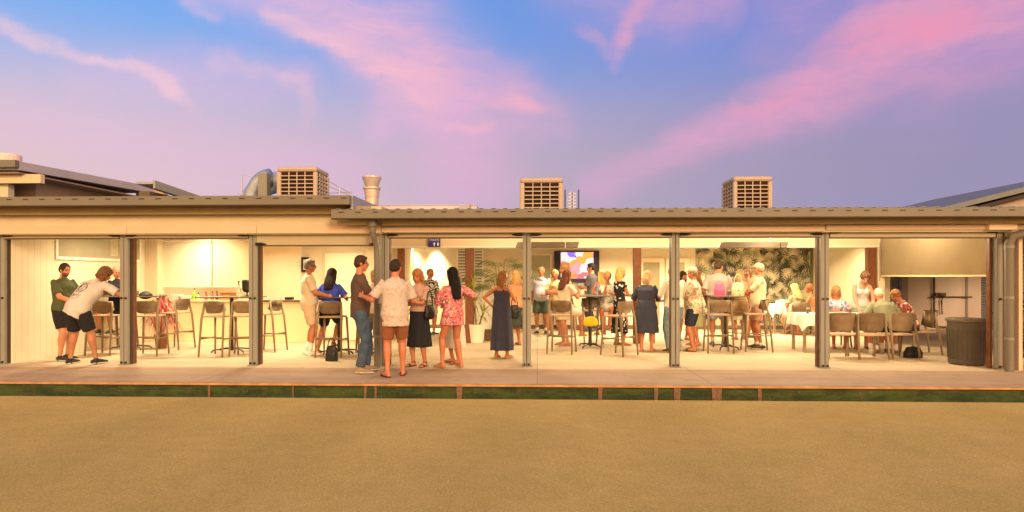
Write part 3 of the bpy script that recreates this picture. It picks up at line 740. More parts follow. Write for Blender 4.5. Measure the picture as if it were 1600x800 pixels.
# curved duct left of the first cooler
t = thing('roof_duct', 'curved galvanised air duct on the roof left of a beige cooler', 'duct', (at(405, 300, 18).x, 18, 3.1))
bm = BM(); c0 = at(426, 300, 18.4); zc = at(400, 312, 18.4).z
pts = [(c0.x + .35 - 1.0 * math.sin(a_), 18.4, zc + .72 * math.cos(a_) - .22) for a_ in [R(q) for q in range(0, 91, 10)]]
tube(bm, pts, [(.26, .30)] * len(pts), 16, (0, 1, 0), False); W3('duct_elbow', galv, t, bm, smooth=True)
bm = BM(); pts = [(c0.x + .1 - .55 * math.sin(a_), 18.0, zc + .95 * math.cos(a_) - .38) for a_ in [R(q) for q in range(0, 91, 10)]]
tube(bm, pts, [(.26, .22)] * len(pts), 16, (0, 1, 0), False); W3('duct_bend', mat('dark_galv', (.30, .34, .40), .4, .2, 4, metal=.5), t, bm, smooth=True)
bm = BM(); box(bm, c0.x - .12, c0.x + .12, 17.7, 17.95, zc - .1, zc + .62); W3('duct_collar', mat('collar_grey', (.2, .2, .17), .5, 0), t, bm)
bm = BM(); q0, q1 = at(374, 300, 18), at(387, 300, 18)
for k in range(4): xx = q0.x + (q1.x - q0.x) * k / 3; tube(bm, [(xx, 17.9, zc - .5), (xx, 17.9, zc + .02)], .012, 6)
for z in (0., .1, -.1): tube(bm, [(q0.x, 17.9, zc + z), (q1.x, 17.9, zc + z)], .010, 6, (0, 0, 1))
tube(bm, [(at(381, 300, 18).x, 17.9, zc), (at(381, 300, 18).x, 17.9, at(381, 274, 18).z), (at(396, 300, 18).x, 17.9, at(381, 277, 18).z)], .012, 6)
W3('duct_support', steel, t, bm)
t = thing('guard_rail', 'thin wire stay rail sloping down from the first cooler', 'rail', (at(530, 300, 18).x, 18, 3.2))
bm = BM()
for a_, b_ in (((514, 283), (549, 303)), ((514, 291), (546, 305)), ((514, 302), (550, 300)), ((547, 297), (549, 312)), ((530, 292), (531, 312))):
    tube(bm, [at(*a_, 18), at(*b_, 18)], .011, 6, (0, 1, 0))
W3('rails', steel, t, bm)
# flue
c = at(581, 326, 17.5); s = 17.5 / FPX; zt = at(581, 277, 17.5).z
fl = thing('kitchen_flue', 'pale metal kitchen flue with flared bowl top on the roof', 'flue', (c.x, 17.5, zt - .95))
flm = mat('flue_metal', (.50, .42, .36), .45, .15, 6, metal=.3)
bm = BM(); lathe(bm, (0, 0, 0), [(.165, -.1), (.17, .45)], 24); obj('pipe', bm, flm, fl, smooth=False)
bm = BM(); lathe(bm, (0, 0, 0), [(.18, .42), (.20, .62), (.225, .64), (.225, .69), (.17, .70)], 24); obj('collar', bm, flm, fl)
bm = BM(); lathe(bm, (0, 0, 0), [(.15, .68), (.17, .72), (.235, .90), (.25, .93), (.25, .965), (.235, .965)], 24); obj('bowl_cap', bm, flm, fl)
# aerials
an = thing('radio_aerial', 'cluster of thin radio aerials beside the middle cooler', 'aerial', (at(893, 330, 19).x, 19, 3.0))
for px, top in ((883, 297), (887.5, 306), (892, 299), (896, 301), (904, 297)):
    bm = BM(); tube(bm, [at(px, 330, 19), at(px, top, 19)], .012 if px not in (883, 904) else .02, 6); 
    if px in (892, 896):
        for k in range(5): z = at(px, 303 + k * 5, 19); box(bm, z.x - .06, z.x + .06, 18.98, 19.02, z.z - .012, z.z + .012)
    W3('mast', steel if px in (887.5, 892, 896) else mat('dark_mast', (.07, .07, .1), .5, 0), an, bm)

# ================================================================ fittings
def textmesh(s, size, m, parent, loc, rot=(R(90), 0, 0), name='lettering'):
    cu = bpy.data.curves.new('t', 'FONT'); cu.body = s; cu.size = size; cu.align_x = 'CENTER'; cu.align_y = 'CENTER'; cu.extrude = .001
    o = bpy.data.objects.new('t', cu); COL.objects.link(o); bpy.context.view_layer.update()
    me = bpy.data.meshes.new_from_object(o.evaluated_get(bpy.context.evaluated_depsgraph_get()))
    bpy.data.objects.remove(o); me.materials.clear(); me.materials.append(m)
    q = bpy.data.objects.new(name, me); COL.objects.link(q); q.parent = parent; q.location = loc; q.rotation_euler = rot
    return q
a_, b_ = at(669, 386, 15.1), at(688, 372, 15.1)
sg = thing('toilets_sign', 'small blue TOILETS sign with white arrow on the header beam', 'sign', ((a_.x + b_.x) / 2, 15.1, a_.z))
sw, shh = b_.x - a_.x, b_.z - a_.z
bm = BM(); box(bm, -sw / 2, sw / 2, 0, .012, 0, shh); obj('sign_panel', bm, mat('sign_blue', (.03, .035, .26), .35, 0, spec=.5), sg)
swm = mat('sign_white', (.85, .85, .85), .5, 0)
textmesh('TOILETS', .062, swm, sg, (0, -.003, shh - .045))
bm = BM(); quadprism(bm, [(-.012, .02), (.012, .02), (.012, .07), (.035, .07), (0, .11), (-.035, .07), (-.012, .07)], -.004, -.001); obj('arrow', bm, swm, sg)
bm = BM(); ell(bm, (.085, -.002, .1), (.012, .002, .012), seg=10); quadprism(bm, [(.07, .03), (.10, .03), (.108, .085), (.062, .085)], -.004, -.001); obj('figure_symbol', bm, swm, sg)
# radiant heaters hung from the ceiling
for p0, p1, Y, lab in ((805, 905, 14.3, 'long dark strip heater hung in front of the television'), (1127, 1232, 14.3, 'long dark strip heater hung before the leaf wallpaper')):
    a_, b_ = at(p0, 387, Y), at(p1, 378, Y)
    h_ = thing('strip_heater', lab, 'heater', ((a_.x + b_.x) / 2, Y, b_.z), group='strip heaters under the veranda ceiling')
    hm = mat('heater_face', (.07, .05, .033), .5, .05, 4)
    cut = a_.x + (b_.x - a_.x) * (.78 if p0 == 805 else .88)
    bm = BM(); quadprism(bm, [(a_.x, a_.z), (cut, a_.z), (cut, b_.z), (a_.x + .05, b_.z)], Y, Y + .18); W3('heater_body', hm, h_, bm, bevel=.004)
    bm = BM(); quadprism(bm, [(cut + .02, a_.z), (b_.x - .03, a_.z), (b_.x, b_.z), (cut + .02, b_.z)], Y, Y + .18); W3('end_housing', hm, h_, bm, bevel=.004)
    for xx in (a_.x + .3, b_.x - .35):
        bm = BM(); tube(bm, [(xx, Y + .09, b_.z - .002), (xx, Y + .09, CR)], .008, 6); W3('hanger', steel, h_, bm)
# television
x0, x1 = X(866, YR), X(936, YR); z0, z1 = at(900, 441, YR).z, at(900, 392, YR).z
tv = thing('television', 'wall television showing a bright orange and pink picture between two doors', 'television', ((x0 + x1) / 2, YR, z0))
wb('screen_casing', mat('navy_bezel', (.02, .015, .05), .35, 0, spec=.5), tv, (x0, x1, YR - .09, YR - .012, z0, z1), bevel=.008)
def tvpat(t, col):
    s = N('ShaderNodeSeparateXYZ'); wv = vm('ADD', t, vm('SCALE', noisev(t, 2.2, 3))); wv.node.inputs[1].links[0].from_node.inputs[3].default_value = .5
    n = N('ShaderNodeTexVoronoi'); n.inputs['Scale'].default_value = 4.2; lk(wv, n.inputs['Vector'])
    lk(n.outputs['Color'], s.inputs[0])
    c = mixc(maprange(s.outputs[0], .45, .8), (.95, .48, .08), (.9, .22, .22))
    c = mixc(maprange(s.outputs[1], .55, .75), c, (.95, .9, .85)); c = mixc(maprange(s.outputs[2], .78, .9), c, (.35, .18, .9))
    return c
def tvmat():
    global nt
    m = bpy.data.materials.new('lit_screen'); m.use_nodes = True; nt = m.node_tree
    c = tvpat(N('ShaderNodeTexCoord').outputs['Object'], None); e = N('ShaderNodeEmission'); lk(c, e.inputs[0]); e.inputs[1].default_value = 1.15
    lk(e.outputs[0], nt.nodes['Material Output'].inputs[0]); return m
xa_, xb_ = X(876, YR), X(927, YR)
wb('lit_picture', tvmat(), tv, (xa_, xb_, YR - .097, YR - .092, z0 + .1, z1 - .04))
wb('speaker_bar', steel, tv, (X(903, YR), X(928, YR), YR - .12, YR - .02, z0 - .12, z0 - .02))
# notice screen on the servery wall
a_ = at(476, 425, YB); b_ = at(481, 402, YB)
t = thing('wall_screen', 'small black framed screen on the wall by the servery, behind the cream shirted man', 'screen', (X(476, YB), YB, a_.z))
wb('screen_frame', dark_m, t, (X(472, YB), X(484, YB), YB - .06, YB - .032, a_.z, b_.z), bevel=.004)
wb('display', mat('pale_display', (.45, .5, .6), .3, 0), t, (X(475, YB), X(482, YB), YB - .064, YB - .0605, a_.z + .05, b_.z - .05))

# ================================================================ furniture prototypes
def seat_proto(kind):
    bar = kind == 'bar_stool'
    sh_, bt, w, dpt = (.76, 1.04, .44, .42) if bar else (.45, .845, .50, .46)
    t = thing(kind, 'x', 'bar stool' if bar else 'chair')
    rs = .02 if bar else .021
    # seat (perforated resin reads as a thin curved pan)
    bm = BM()
    for i in range(8):
        for j in range(8):
            pass
    bx = [(-w / 2 + .02, -dpt / 2), (w / 2 - .02, -dpt / 2), (w / 2, dpt / 2 - .04), (w / 2 - .05, dpt / 2), (-w / 2 + .05, dpt / 2), (-w / 2, dpt / 2 - .04)]
    a = [bm.verts.new((x, y, sh_ - .028)) for x, y in bx]; b = [bm.verts.new((x, y, sh_)) for x, y in bx]
    bm.faces.new(a[::-1]); bm.faces.new(b)
    for i in range(6): bm.faces.new((a[i], a[(i + 1) % 6], b[(i + 1) % 6], b[i]))
    obj('seat', bm, taupe2, t, bevel=.008)
    # back: curved shell wrapping round
    bm = BM(); n = 14; z0, z1 = (sh_ + .045, bt) if bar else (sh_ + .05, bt)
    rows = []
    for k in range(n + 1):
        u = -1 + 2 * k / n
        x = u * (w / 2); y = -dpt / 2 - .03 + .12 * abs(u) ** 3.2
        lo = z0 + .05 * abs(u) ** 4; hi = z1 - .015 * abs(u) ** 3
        rows.append((Vector((x * .96, y + .02, lo)), Vector((x, y - .03, hi))))
    v = [(bm.verts.new(p), bm.verts.new((p + q) / 2 + Vector((0, -.006, 0))), bm.verts.new(q)) for p, q in rows]
    for r0, r1 in zip(v[:-1], v[1:]):
        for i in (0, 1): bm.faces.new((r0[i], r1[i], r1[i + 1], r0[i + 1]))
    bmesh.ops.solidify(bm, geom=bm.faces[:], thickness=.016)
    obj('backrest', bm, taupe, t, smooth=True)
    sp = .045 if bar else .03
    for sx in (-1, 1):
        for sy in (-1, 1):
            bm = BM()
            if sy < 0:
                pts = [(sx * (w / 2 + sp * .5), -dpt / 2 - sp - .03, .005), (sx * (w / 2 + .005), -dpt / 2 - .01, sh_ - .05), (sx * (w / 2 - .005), -dpt / 2 + .03, sh_ + .1), (sx * (w / 2 - .012), -dpt / 2 + .045, bt - .03)]
                rr = [rs * .85, rs * 1.15, rs * 1.1, rs * .8]
            else:
                pts = [(sx * (w / 2 + sp * .5), dpt / 2 + sp * .5, .005), (sx * (w / 2 - .01), dpt / 2 - .03, sh_ - .03)]; rr = [rs * .85, rs * 1.15]
            tube(bm, pts, rr, 8, (1, 0, 0), False); obj('leg', bm, taupe, t, smooth=True)
    if bar:
        for (p, q) in (((-1, -1), (1, -1)), ((-1, 1), (1, 1)), ((-1, -1), (-1, 1)), ((1, -1), (1, 1))):
            z = .33 if p[0] == q[0] else (.30 if p[1] > 0 else .36)
            f = lambda s: Vector((s[0] * (w / 2 + .012), s[1] * (dpt / 2 + .012) - (.015 if s[1] < 0 else 0), z))
            bm = BM(); tube(bm, [f(p), f(q)], .013, 8, (0, 0, 1), False); obj('stretcher', bm, taupe, t, smooth=True)
    return t
def table_proto():
    t = thing('bar_table', 'x', 'bar table')
    bm = BM(); box(bm, -.575, .575, -.34, .34, 1.08, 1.102); obj('table_top', bm, tabletop_m, t, bevel=.006)
    bm = BM(); tube(bm, [(0, 0, .03), (0, 0, 1.078)], .036, 12, (1, 0, 0), False); obj('pedestal', bm, table_leg_m, t)
    for k in range(4):
        a_ = PI / 4 + k * PI / 2 + (.25 if k % 2 else -.25)
        bm = BM(); tube(bm, [(.0, 0, .07), (.15 * math.cos(a_), .15 * math.sin(a_), .07), (.33 * math.cos(a_), .33 * math.sin(a_), .05), (.37 * math.cos(a_), .37 * math.sin(a_), .012)], .014, 8, (0, 0, 1)); obj('foot', bm, table_leg_m, t)
    return t
stool0 = seat_proto('bar_stool'); chair0 = seat_proto('dining_chair'); table0 = table_proto()
used = set()
def put(proto, px, py, f, label, group, tgt=None):
    o = proto if proto.name not in used else copy_tree(proto); used.add(proto.name)
    g_ = gp(px, py); o['label'] = label; o['group'] = group
    o.location = (g_.x, g_.y, .004); o.rotation_euler = (0, 0, R(f))
    return o
SG = 'taupe resin bar stools under the veranda'; TG = 'dark topped bar tables under the veranda'; CG = 'taupe resin dining chairs at the cloth covered tables'
STOOLS = [
 (167, 554, 0, 'bar stool beside the person in a white t-shirt, its back to the lawn'),
 (235, 555, 6, 'bar stool just right of the dark brown post, in front of the red leaved plant'),
 (274, 545, 78, 'bar stool seen from the side before the servery, facing the red leaved plant'),
 (343, 556, -8, 'empty bar stool left of the dark pedestal of the table by the servery'),
 (384, 555, 14, 'bar stool right of the dark pedestal, partly hidden by the third grey post'),
 (419, 549, 82, 'side-on bar stool just right of the third grey post'),
 (520, 557, 0, 'bar stool in which the woman in the blue blouse sits'),
 (578, 553, 20, 'bar stool mostly hidden behind the man in jeans and the downpipe'),
 (878, 552, -12, 'bar stool holding the long haired woman in the cream top'),
 (916, 538, 30, 'bar stool at the far side of the steel table, behind the yellow bag'),
 (966, 555, 48, 'bar stool before the seated white dress wearer, seen half from the side'),
 (949, 535, 175, 'bar stool in which the woman in the short white dress sits'),
 (1122, 551, -4, 'bar stool seen from behind in front of the pink bag'),
 (1180, 549, 84, 'side-on bar stool before the man in the cream shirt and pink shorts'),
 (1148, 541, 160, 'far bar stool carrying the woven straw bag'),
]
for a_ in STOOLS: put(stool0, *a_, SG)
CHAIRS = [
 (1310, 559, -4, 'dining chair immediately right of the sixth post, back to the lawn'),
 (1354, 560, 0, 'dining chair in the middle of the front row, back to the lawn'),
 (1399, 559, 10, 'dining chair at the right of the front row, under the grey haired man'),
 (1437, 553, 84, 'dining chair at the table end under the person in the maroon patterned shirt'),
 (1247, 524, 2, 'dining chair at the rear cloth covered table, under the blonde woman'),
 (1222, 513, 150, 'dining chair behind the rear table, under the man in the green shirt'),
 (1280, 524, 60, 'dining chair under the orange topped woman beside the wallpaper edge'),
 (1303, 541, 178, 'dining chair across the front table, under the blue floral dress wearer'),
]
for a_ in CHAIRS: put(chair0, *a_, CG)
TABLES = [
 (205, 546, 0, 'bar table behind the second post with a black purse on it'),
 (362, 550, 0, 'bar table by the servery with a clear bottle and black bucket on top'),
 (530, 552, 0, 'bar table behind the woman in the blue blouse'),
 (922, 543, 92, 'bar table in front of the television with the yellow bag at its side'),
 (1134, 545, 88, 'bar table carrying the pink and cream bags before the wallpaper'),
]
for a_ in TABLES: put(table0, *a_, TG)
# cloth covered tables
def cloth_table(p0, p1, pyf, Yd, label, clabel, z=.76):
    a_, b_ = gp(p0, pyf), gp(p1, pyf); x0, x1 = a_.x, b_.x; y0 = (a_.y + b_.y) / 2; y1 = y0 + Yd
    t = thing('dining_table', label, 'table', ((x0 + x1) / 2, (y0 + y1) / 2, .004), group='dining tables')
    wb('table_top', white, t, (x0 + .02, x1 - .02, y0 + .02, y1 - .02, z - .03, z - .006))
    for xx in (x0 + .06, x1 - .11):
        for yy in (y0 + .06, y1 - .11): wb('leg', taupe2, t, (xx, xx + .05, yy, yy + .05, .005, z - .031))
    bm = BM(); n = 22; m_ = 8
    rnd = random.Random(int(p0))
    per = []
    for k in range(n): per.append((x0 + (x1 - x0) * k / n, y0, 0, -1))
    for k in range(m_): per.append((x1, y0 + (y1 - y0) * k / m_, 1, 0))
    for k in range(n): per.append((x1 - (x1 - x0) * k / n, y1, 0, 1))
    for k in range(m_): per.append((x0, y1 - (y1 - y0) * k / m_, -1, 0))
    top = [bm.verts.new((x, y, z)) for x, y, _, _ in per]; bm.faces.new(top)
    prev = top
    for s_ in (1, 2, 3):
        cur = []
        for i, (x, y, nx, ny) in enumerate(per):
            o_ = .012 * s_ * math.sin(i * 1.7) + .01 * s_
            corner = 1.5 if (i % (n + m_) in (0, n)) else 1
            drop = .075 * s_ * corner
            cur.append(bm.verts.new((x + nx * o_, y + ny * o_, z - drop)))
        for i in range(len(per)): bm.faces.new((prev[i], cur[i], cur[(i + 1) % len(per)], prev[(i + 1) % len(per)]))
        prev = cur
    o = obj('tablecloth', bm, cloth_m, smooth=False); s_ = o.modifiers.new('t', 'SOLIDIFY'); s_.thickness = .003; s_.offset = 1
    tag(o, clabel, 'tablecloth', 'white tablecloths')
    return (x0, x1, y0, y1, z)
FT = cloth_table(1254, 1408, 552, .75, 'front dining table under a white cloth beside the sixth post', 'white cloth over the front table where the row of chairs stands')
RT = cloth_table(1207, 1262, 522, .8, 'rear dining table under a white cloth by the leaf wallpaper', 'white cloth with hanging corner on the rear table by the wallpaper')
t = thing('side_table', 'reddish brown wooden table behind the woman in the navy dress', 'table', tuple(gp(1036, 535)))
bm = BM(); box(bm, -.28, .28, -.3, .3, .93, .97); obj('table_top', bm, mat('red_timber', (.26, .09, .035), .5, .2, 10), t, bevel=.005)
for sx in (-.25, .25):
    for sy in (-.26, .26): bm = BM(); box(bm, sx - .02, sx + .02, sy - .02, sy + .02, .003, .929); obj('leg', bm, taupe, t)
# bin
b0 = gp(1528, 573)
bn = thing('rubbish_bin', 'large round grey brown plastic bin standing at the right end of the veranda', 'bin', (b0.x, b0.y + .3, .004))
bin_m = mat('bin_plastic', (.075, .063, .05), .55, .12, 5, .1, 30)
bm = BM(); prof = [(.25, 0), (.272, .02), (.275, .08), (.268, .09), (.285, .68), (.29, .73), (.30, .735)]; lathe(bm, (0, 0, 0), prof, 40); obj('bin_body', bm, bin_m, bn, smooth=False)
for k in range(28):
    pass
bm = BM()
for k in range(24):
    a_ = 2 * PI * k / 24; p = Vector((.272 * math.cos(a_), .272 * math.sin(a_), 0)); tube(bm, [p + Vector((0, 0, .1)), p * 1.055 + Vector((0, 0, .6))], .008, 6, (1, 0, 0), False)
obj('ribs', bm, bin_m, bn)
bm = BM(); lathe(bm, (0, 0, 0), [(.29, .73), (.31, .735), (.312, .77), (.29, .785), (.24, .79), (.1, .794)], 40); obj('lid', bm, mat('bin_lid', (.12, .10, .08), .5, .1, 5), bn)
# ================================================================ people
X3 = Vector((1, 0, 0))
def remesh(bm, voxel, smooth=4, wr=0., wf_=9., seed=0.):
    bmesh.ops.recalc_face_normals(bm, faces=bm.faces)
    me = bpy.data.meshes.new('tmp'); bm.to_mesh(me); bm.free()
    o = bpy.data.objects.new('tmp', me); COL.objects.link(o)
    r = o.modifiers.new('r', 'REMESH'); r.mode = 'VOXEL'; r.voxel_size = voxel; r.use_smooth_shade = True
    s = o.modifiers.new('s', 'SMOOTH'); s.factor = .5; s.iterations = smooth
    dg = bpy.context.evaluated_depsgraph_get()
    out = bpy.data.meshes.new_from_object(o.evaluated_get(dg)); bpy.data.objects.remove(o); bpy.data.meshes.remove(me)
    if wr:
        nn = [v.normal.copy() for v in out.vertices]
        for v, n_ in zip(out.vertices, nn):
            p = v.co
            q = Vector((p.x * wf_ + seed, p.y * wf_ + seed * 2, p.z * wf_ * .75))
            a_ = 1 - abs(noise.noise(q + noise.noise_vector(q * .6) * .9)) * 2.2
            v.co = p + n_ * (wr * a_)
    out.materials.clear()
    for p in out.polygons: p.use_smooth = True
    return out
def skin_material():
    global nt
    m = bpy.data.materials.new('skin'); m.use_nodes = True; nt = m.node_tree; b = nt.nodes['Principled BSDF']
    a_ = N('ShaderNodeVertexColor'); a_.layer_name = 'skin_tone'; lk(a_.outputs[0], b.inputs['Base Color'])
    b.inputs['Roughness'].default_value = .55; b.inputs['Subsurface Weight'].default_value = .0
    return m
SKIN = skin_material()
def ik(a, t, l1, l2, pole):
    d = t - a; L = d.length; mx = (l1 + l2) * .995
    if L > mx: d = d * (mx / L); L = mx; t = a + d
    if L < abs(l1 - l2) + .02: L = abs(l1 - l2) + .02; d = d.normalized() * L; t = a + d
    x = (l1 * l1 - l2 * l2 + L * L) / (2 * L); h = math.sqrt(max(l1 * l1 - x * x, 0)); u = d.normalized()
    p = pole - u * pole.dot(u)
    if p.length < 1e-4: p = Vector((0, 1, 0))
    return a + u * x + p.normalized() * h, t
def hand(bm, w, D_, Wd, side, curl=.6, s=1.):
    """palm with four fingers and a thumb. D_ direction of the palm, Wd width axis pointing to the thumb side"""
    D_ = D_.normalized(); Wd = (Wd - D_ * Wd.dot(D_)).normalized(); Nn = D_.cross(Wd) * side   # palm side normal
    tube(bm, [w - D_ * .01, w + D_ * .03, w + D_ * .085], [(.026, .017), (.036, .015), (.040, .013)], 10, Wd)
    for k, L in enumerate((.070, .078, .073, .058)):
        base = w + D_ * .082 + Wd * (.030 - .020 * k); p = [base - D_ * .03, base]; a_ = curl * .5
        q = base; seg = [L * .45, L * .32, L * .26]
        for sg_ in seg:
            q = q + (D_ * math.cos(a_) + Nn * math.sin(a_)) * sg_; p.append(q); a_ += curl * .8
        tube(bm, p, [.0088, .0092, .0088, .0082, .0072], 8, Wd)
    b0_ = w + D_ * .02 + Wd * .028
    d1 = (D_ * .65 + Wd * .75 + Nn * .3 * curl).normalized(); d2 = (D_ * .95 + Wd * .2 + Nn * .6 * curl).normalized()
    tube(bm, [b0_ - Wd * .015, b0_ + d1 * .035, b0_ + d1 * .035 + d2 * .03, b0_ + d1 * .035 + d2 * .052], [.013, .0115, .010, .008], 8, D_)
    return Nn
SKN = {'fair': (.44, .195, .11), 'tan': (.34, .14, .07), 'red': (.41, .15, .075), 'pale': (.50, .25, .155)}
RELAX_R = (.27, .04, -.12); HOLD = (.14, .33, .22); NPEOPLE = [0]
def person(px, py, H, f, label, skin='fair', w=1.0, fem=False, lean=0., seat=None, RH=(.27, .04, -.12), LH=(-.27, .04, -.12), rpole=None, lpole=None,
           feet=None, head=(0, 0), hair=('short', (.05, .03, .02)), top=None, bottom=None, shoes=('shoe', (.1, .1, .1)), beard=None, glasses=False,
           vox=.009, curl=.7, belly=0., hat=None, side=0., dx=0., dy=0., bra=True, group=None, z0=.004, prop=None, nolegs=False):
    NPEOPLE[0] += 1; sd_ = NPEOPLE[0] * 3.7; k = H / 1.75; rnd = random.Random(NPEOPLE[0])
    G_ = gp(px, py); G_.x += dx; G_.y += dy; G_.z = z0
    pz = .93 if seat is None else (seat + .085) / k
    P = Vector((0, 0, pz)) if seat is not None else Vector((0, -.25 * math.sin(R(lean)), pz - .03 * (1 - math.cos(R(lean)))))
    def sdir(a_): return Vector((math.sin(R(side)), math.sin(R(a_)), math.cos(R(a_)))).normalized()
    S1, S2 = sdir(lean * .75), sdir(lean * 1.15)
    F2 = Vector((0, S2.z, -S2.y))  # chest forward
    def sp(s):  # along spine
        return P + S1 * s if s < .2 else P + S1 * .2 + S2 * (s - .2)
    shw = (.158 if fem else .182) * (1 + (w - 1) * .35)
    SH = {1: sp(.462) + X3 * shw, -1: sp(.462) - X3 * shw}
    hw = .088
    # arms
    A = {}
    for s, tgt, pole in ((1, RH, rpole), (-1, LH, lpole)):
        t_ = P + Vector(tgt) ; pole = Vector(pole) if pole else Vector((s * .6, -.8, -.5))
        A[s] = ik(SH[s], t_, .285, .25, pole)
    # legs
    HJ = {s: P + X3 * (s * hw) - Vector((0, 0, .02)) for s in (1, -1)}
    if feet is None:
        feet = {1: (.11, .02, .0), -1: (-.11, -.02, .0)} if seat is None else ({1: (.12, .36, .33 / k), -1: (-.12, .34, .33 / k)} if seat > .6 else {1: (.13, .42, 0), -1: (-.12, .36, 0)})
    Lg = {}
    for s in (1, -1):
        ft = Vector(feet[s][:3]) + Vector((0, 0, .085))
        kn, an = ik(HJ[s], ft, .425, .42, Vector((s * .12, 1, .3))); Lg[s] = (kn, an)
    # head
    hy, hp = head; nb = sp(.545)
    hr = Matrix.Rotation(R(hy), 3, 'Z') @ Matrix.Rotation(-R(hp), 3, 'X')
    up, fw, rt = hr @ Vector((0, 0, 1)), hr @ Vector((0, 1, 0)), hr @ X3
    nd = (S2 * .5 + up * .6).normalized(); nt_ = nb + nd * .065; HC = nt_ + up * .085 + fw * .022
    # -------- body
    bm = BM()
    g_ = w
    if fem: prof = [(-.08, .135 * g_, .10 * g_), (.0, .17 * g_, .118 * g_), (.06, .162 * g_, .11 * g_), (.17, .125 * g_, .09 * g_), (.30, .135 * g_, .098 * g_), (.40, .148 * g_, .100 * g_), (.47, .135, .078), (.50, .105, .068), (.53, .065, .056)]
    else: prof = [(-.08, .13 * g_, .10 * g_), (.0, .160 * g_, .115 * g_), (.06, .155 * g_, .112 * g_), (.17, .148 * g_, .105 * g_), (.30, .160 * g_, .112 * g_), (.40, .172 * g_, .112 * g_), (.47, .158, .085), (.50, .125, .074), (.53, .075, .062)]
    def torso(bm, s0, s1, off=0., n=14, drop=0., flare=0., rd=False):
        pts, rr = [], []
        for i in range(n + 1):
            s = s0 + (s1 - s0) * i / n
            for (a0, b0, c0), (a1, b1, c1) in zip(prof[:-1], prof[1:]):
                if a0 <= s <= a1 or (s < prof[0][0] and a0 == prof[0][0]) or (s > prof[-1][0] and a1 == prof[-1][0]):
                    u = min(max((s - a0) / (a1 - a0), 0), 1); ra, rb = b0 + (b1 - b0) * u, c0 + (c1 - c0) * u; break
            bl = belly * math.exp(-((s - .12) / .10) ** 2)
            loose = off * (1 + flare * max(0, .25 - s) / .25)
            c = sp(s) + (F2 if s > .2 else Vector((0, S1.z, -S1.y))) * bl * .7
            pts.append(c); rr.append((ra + loose, rb + loose + bl * .5))
        tube(bm, pts, rr, 20, X3, round_=rd)
    torso(bm, -.05, .53, rd=True)
    if fem and bra:
        for s in (1, -1): ell(bm, sp(.36) + X3 * (s * .068) + F2 * .07 * g_, (.062, .06, .062), seg=12)
    for s in (1, -1):
        el_, wr_ = A[s]
        am = (.85 if fem else 1.) * (1 + (w - 1) * .6)
        tube(bm, [sp(.462) + X3 * s * .06, SH[s] - X3 * s * .018 - Vector((0, 0, .012)), SH[s] * .6 + el_ * .4, el_], [.052, .050 * am, .050 * am, .040 * am], 12)
        tube(bm, [el_, el_ * .65 + wr_ * .35, wr_], [.041 * am, .041 * am, .026 * am], 12)
        D_ = (wr_ - el_).normalized(); Wd = Vector((-s * .35, .9, .6))
        if abs(D_.y) > .6: Wd = Vector((-s * .25, .2, 1))
        hand(bm, wr_, D_, Wd, -s, curl)
        if not nolegs:
            kn, an = Lg[s]; lm = (1 + (w - 1) * .8)
            tube(bm, [HJ[s] + Vector((0, 0, .03)), HJ[s] * .6 + kn * .4, kn], [.088 * lm, .077 * lm, .054 * lm], 14)
            tube(bm, [kn, kn * .72 + an * .28 - Vector((0, .012, 0)), kn * .35 + an * .65, an], [.055 * lm, .056 * lm, .042, .034], 12)
            fd = Matrix.Rotation(R(feet[s][3] if len(feet[s]) > 3 else -s * 10), 3, 'Z') @ Vector((0, 1, 0))
            if shoes[0] != 'shoe':
                b_ = an - Vector((0, 0, .052))
                tube(bm, [an - fd * .02 - Vector((0, 0, .02)), b_ + fd * .07 + Vector((0, 0, .015)), b_ + fd * .165 - Vector((0, 0, .012))], [(.032, .036), (.038, .026), (.036, .014)], 12, rt)
                tube(bm, [b_ - fd * .045, b_ + fd * .15], [(.030, .022), (.040, .014)], 12, X3)
                for q in range(5): ell(bm, b_ + fd * (.185 - .008 * abs(q - 1)) + fd.cross(Vector((0, 0, 1))) * ((q - 2) * .015 * s) - Vector((0, 0, .014)), (.009, .016, .009), seg=8)
    # neck and head
    tube(bm, [nb - S2 * .05, nb + S2 * .01, nt_ + up * .04], [(.066, .060) if not fem else (.056, .052), (.054, .054) if not fem else (.045, .046), (.052, .055) if not fem else (.044, .047)], 14, rt)
    Rm = Matrix((rt, fw, up)).transposed()
    ell(bm, HC + up * .022 - fw * .008, (.074, .094, .092), Rm, 20)
    ell(bm, HC - up * .035 + fw * .018, (.058, .070, .075), Rm, 18)
    ell(bm, HC - up * .092 + fw * .052, (.030, .026, .022), Rm, 12)
    tube(bm, [HC + up * .012 + fw * .082, HC - up * .022 + fw * .100, HC - up * .030 + fw * .094], [.008, .013, .012], 8, rt)
    for s in (1, -1):
        ell(bm, HC + rt * (s * .076) - fw * .008 - up * .006, (.010, .020, .032), Rm, 10)
        ell(bm, HC + rt * (s * .032) + up * .022 + fw * .074, (.022, .012, .007), Rm, 8)
        ell(bm, HC + rt * (s * .040) - up * .022 + fw * .060, (.020, .018, .016), Rm, 8)
    ell(bm, HC - up * .058 + fw * .086, (.024, .010, .010), Rm, 8)
    me = remesh(bm, vox, 2)
    sk = SKN[skin]; ca = me.color_attributes.new('skin_tone', 'FLOAT_COLOR', 'POINT')
    hairc = hair[1] if hair[0] != 'bald' else (.4, .35, .3)
    eyes = [HC + rt * (s * .031) + fw * .082 + up * .004 for s in (1, -1)]; mouth = HC - up * .058 + fw * .088; brow = [HC + rt * (s * .033) + fw * .083 + up * .026 for s in (1, -1)]
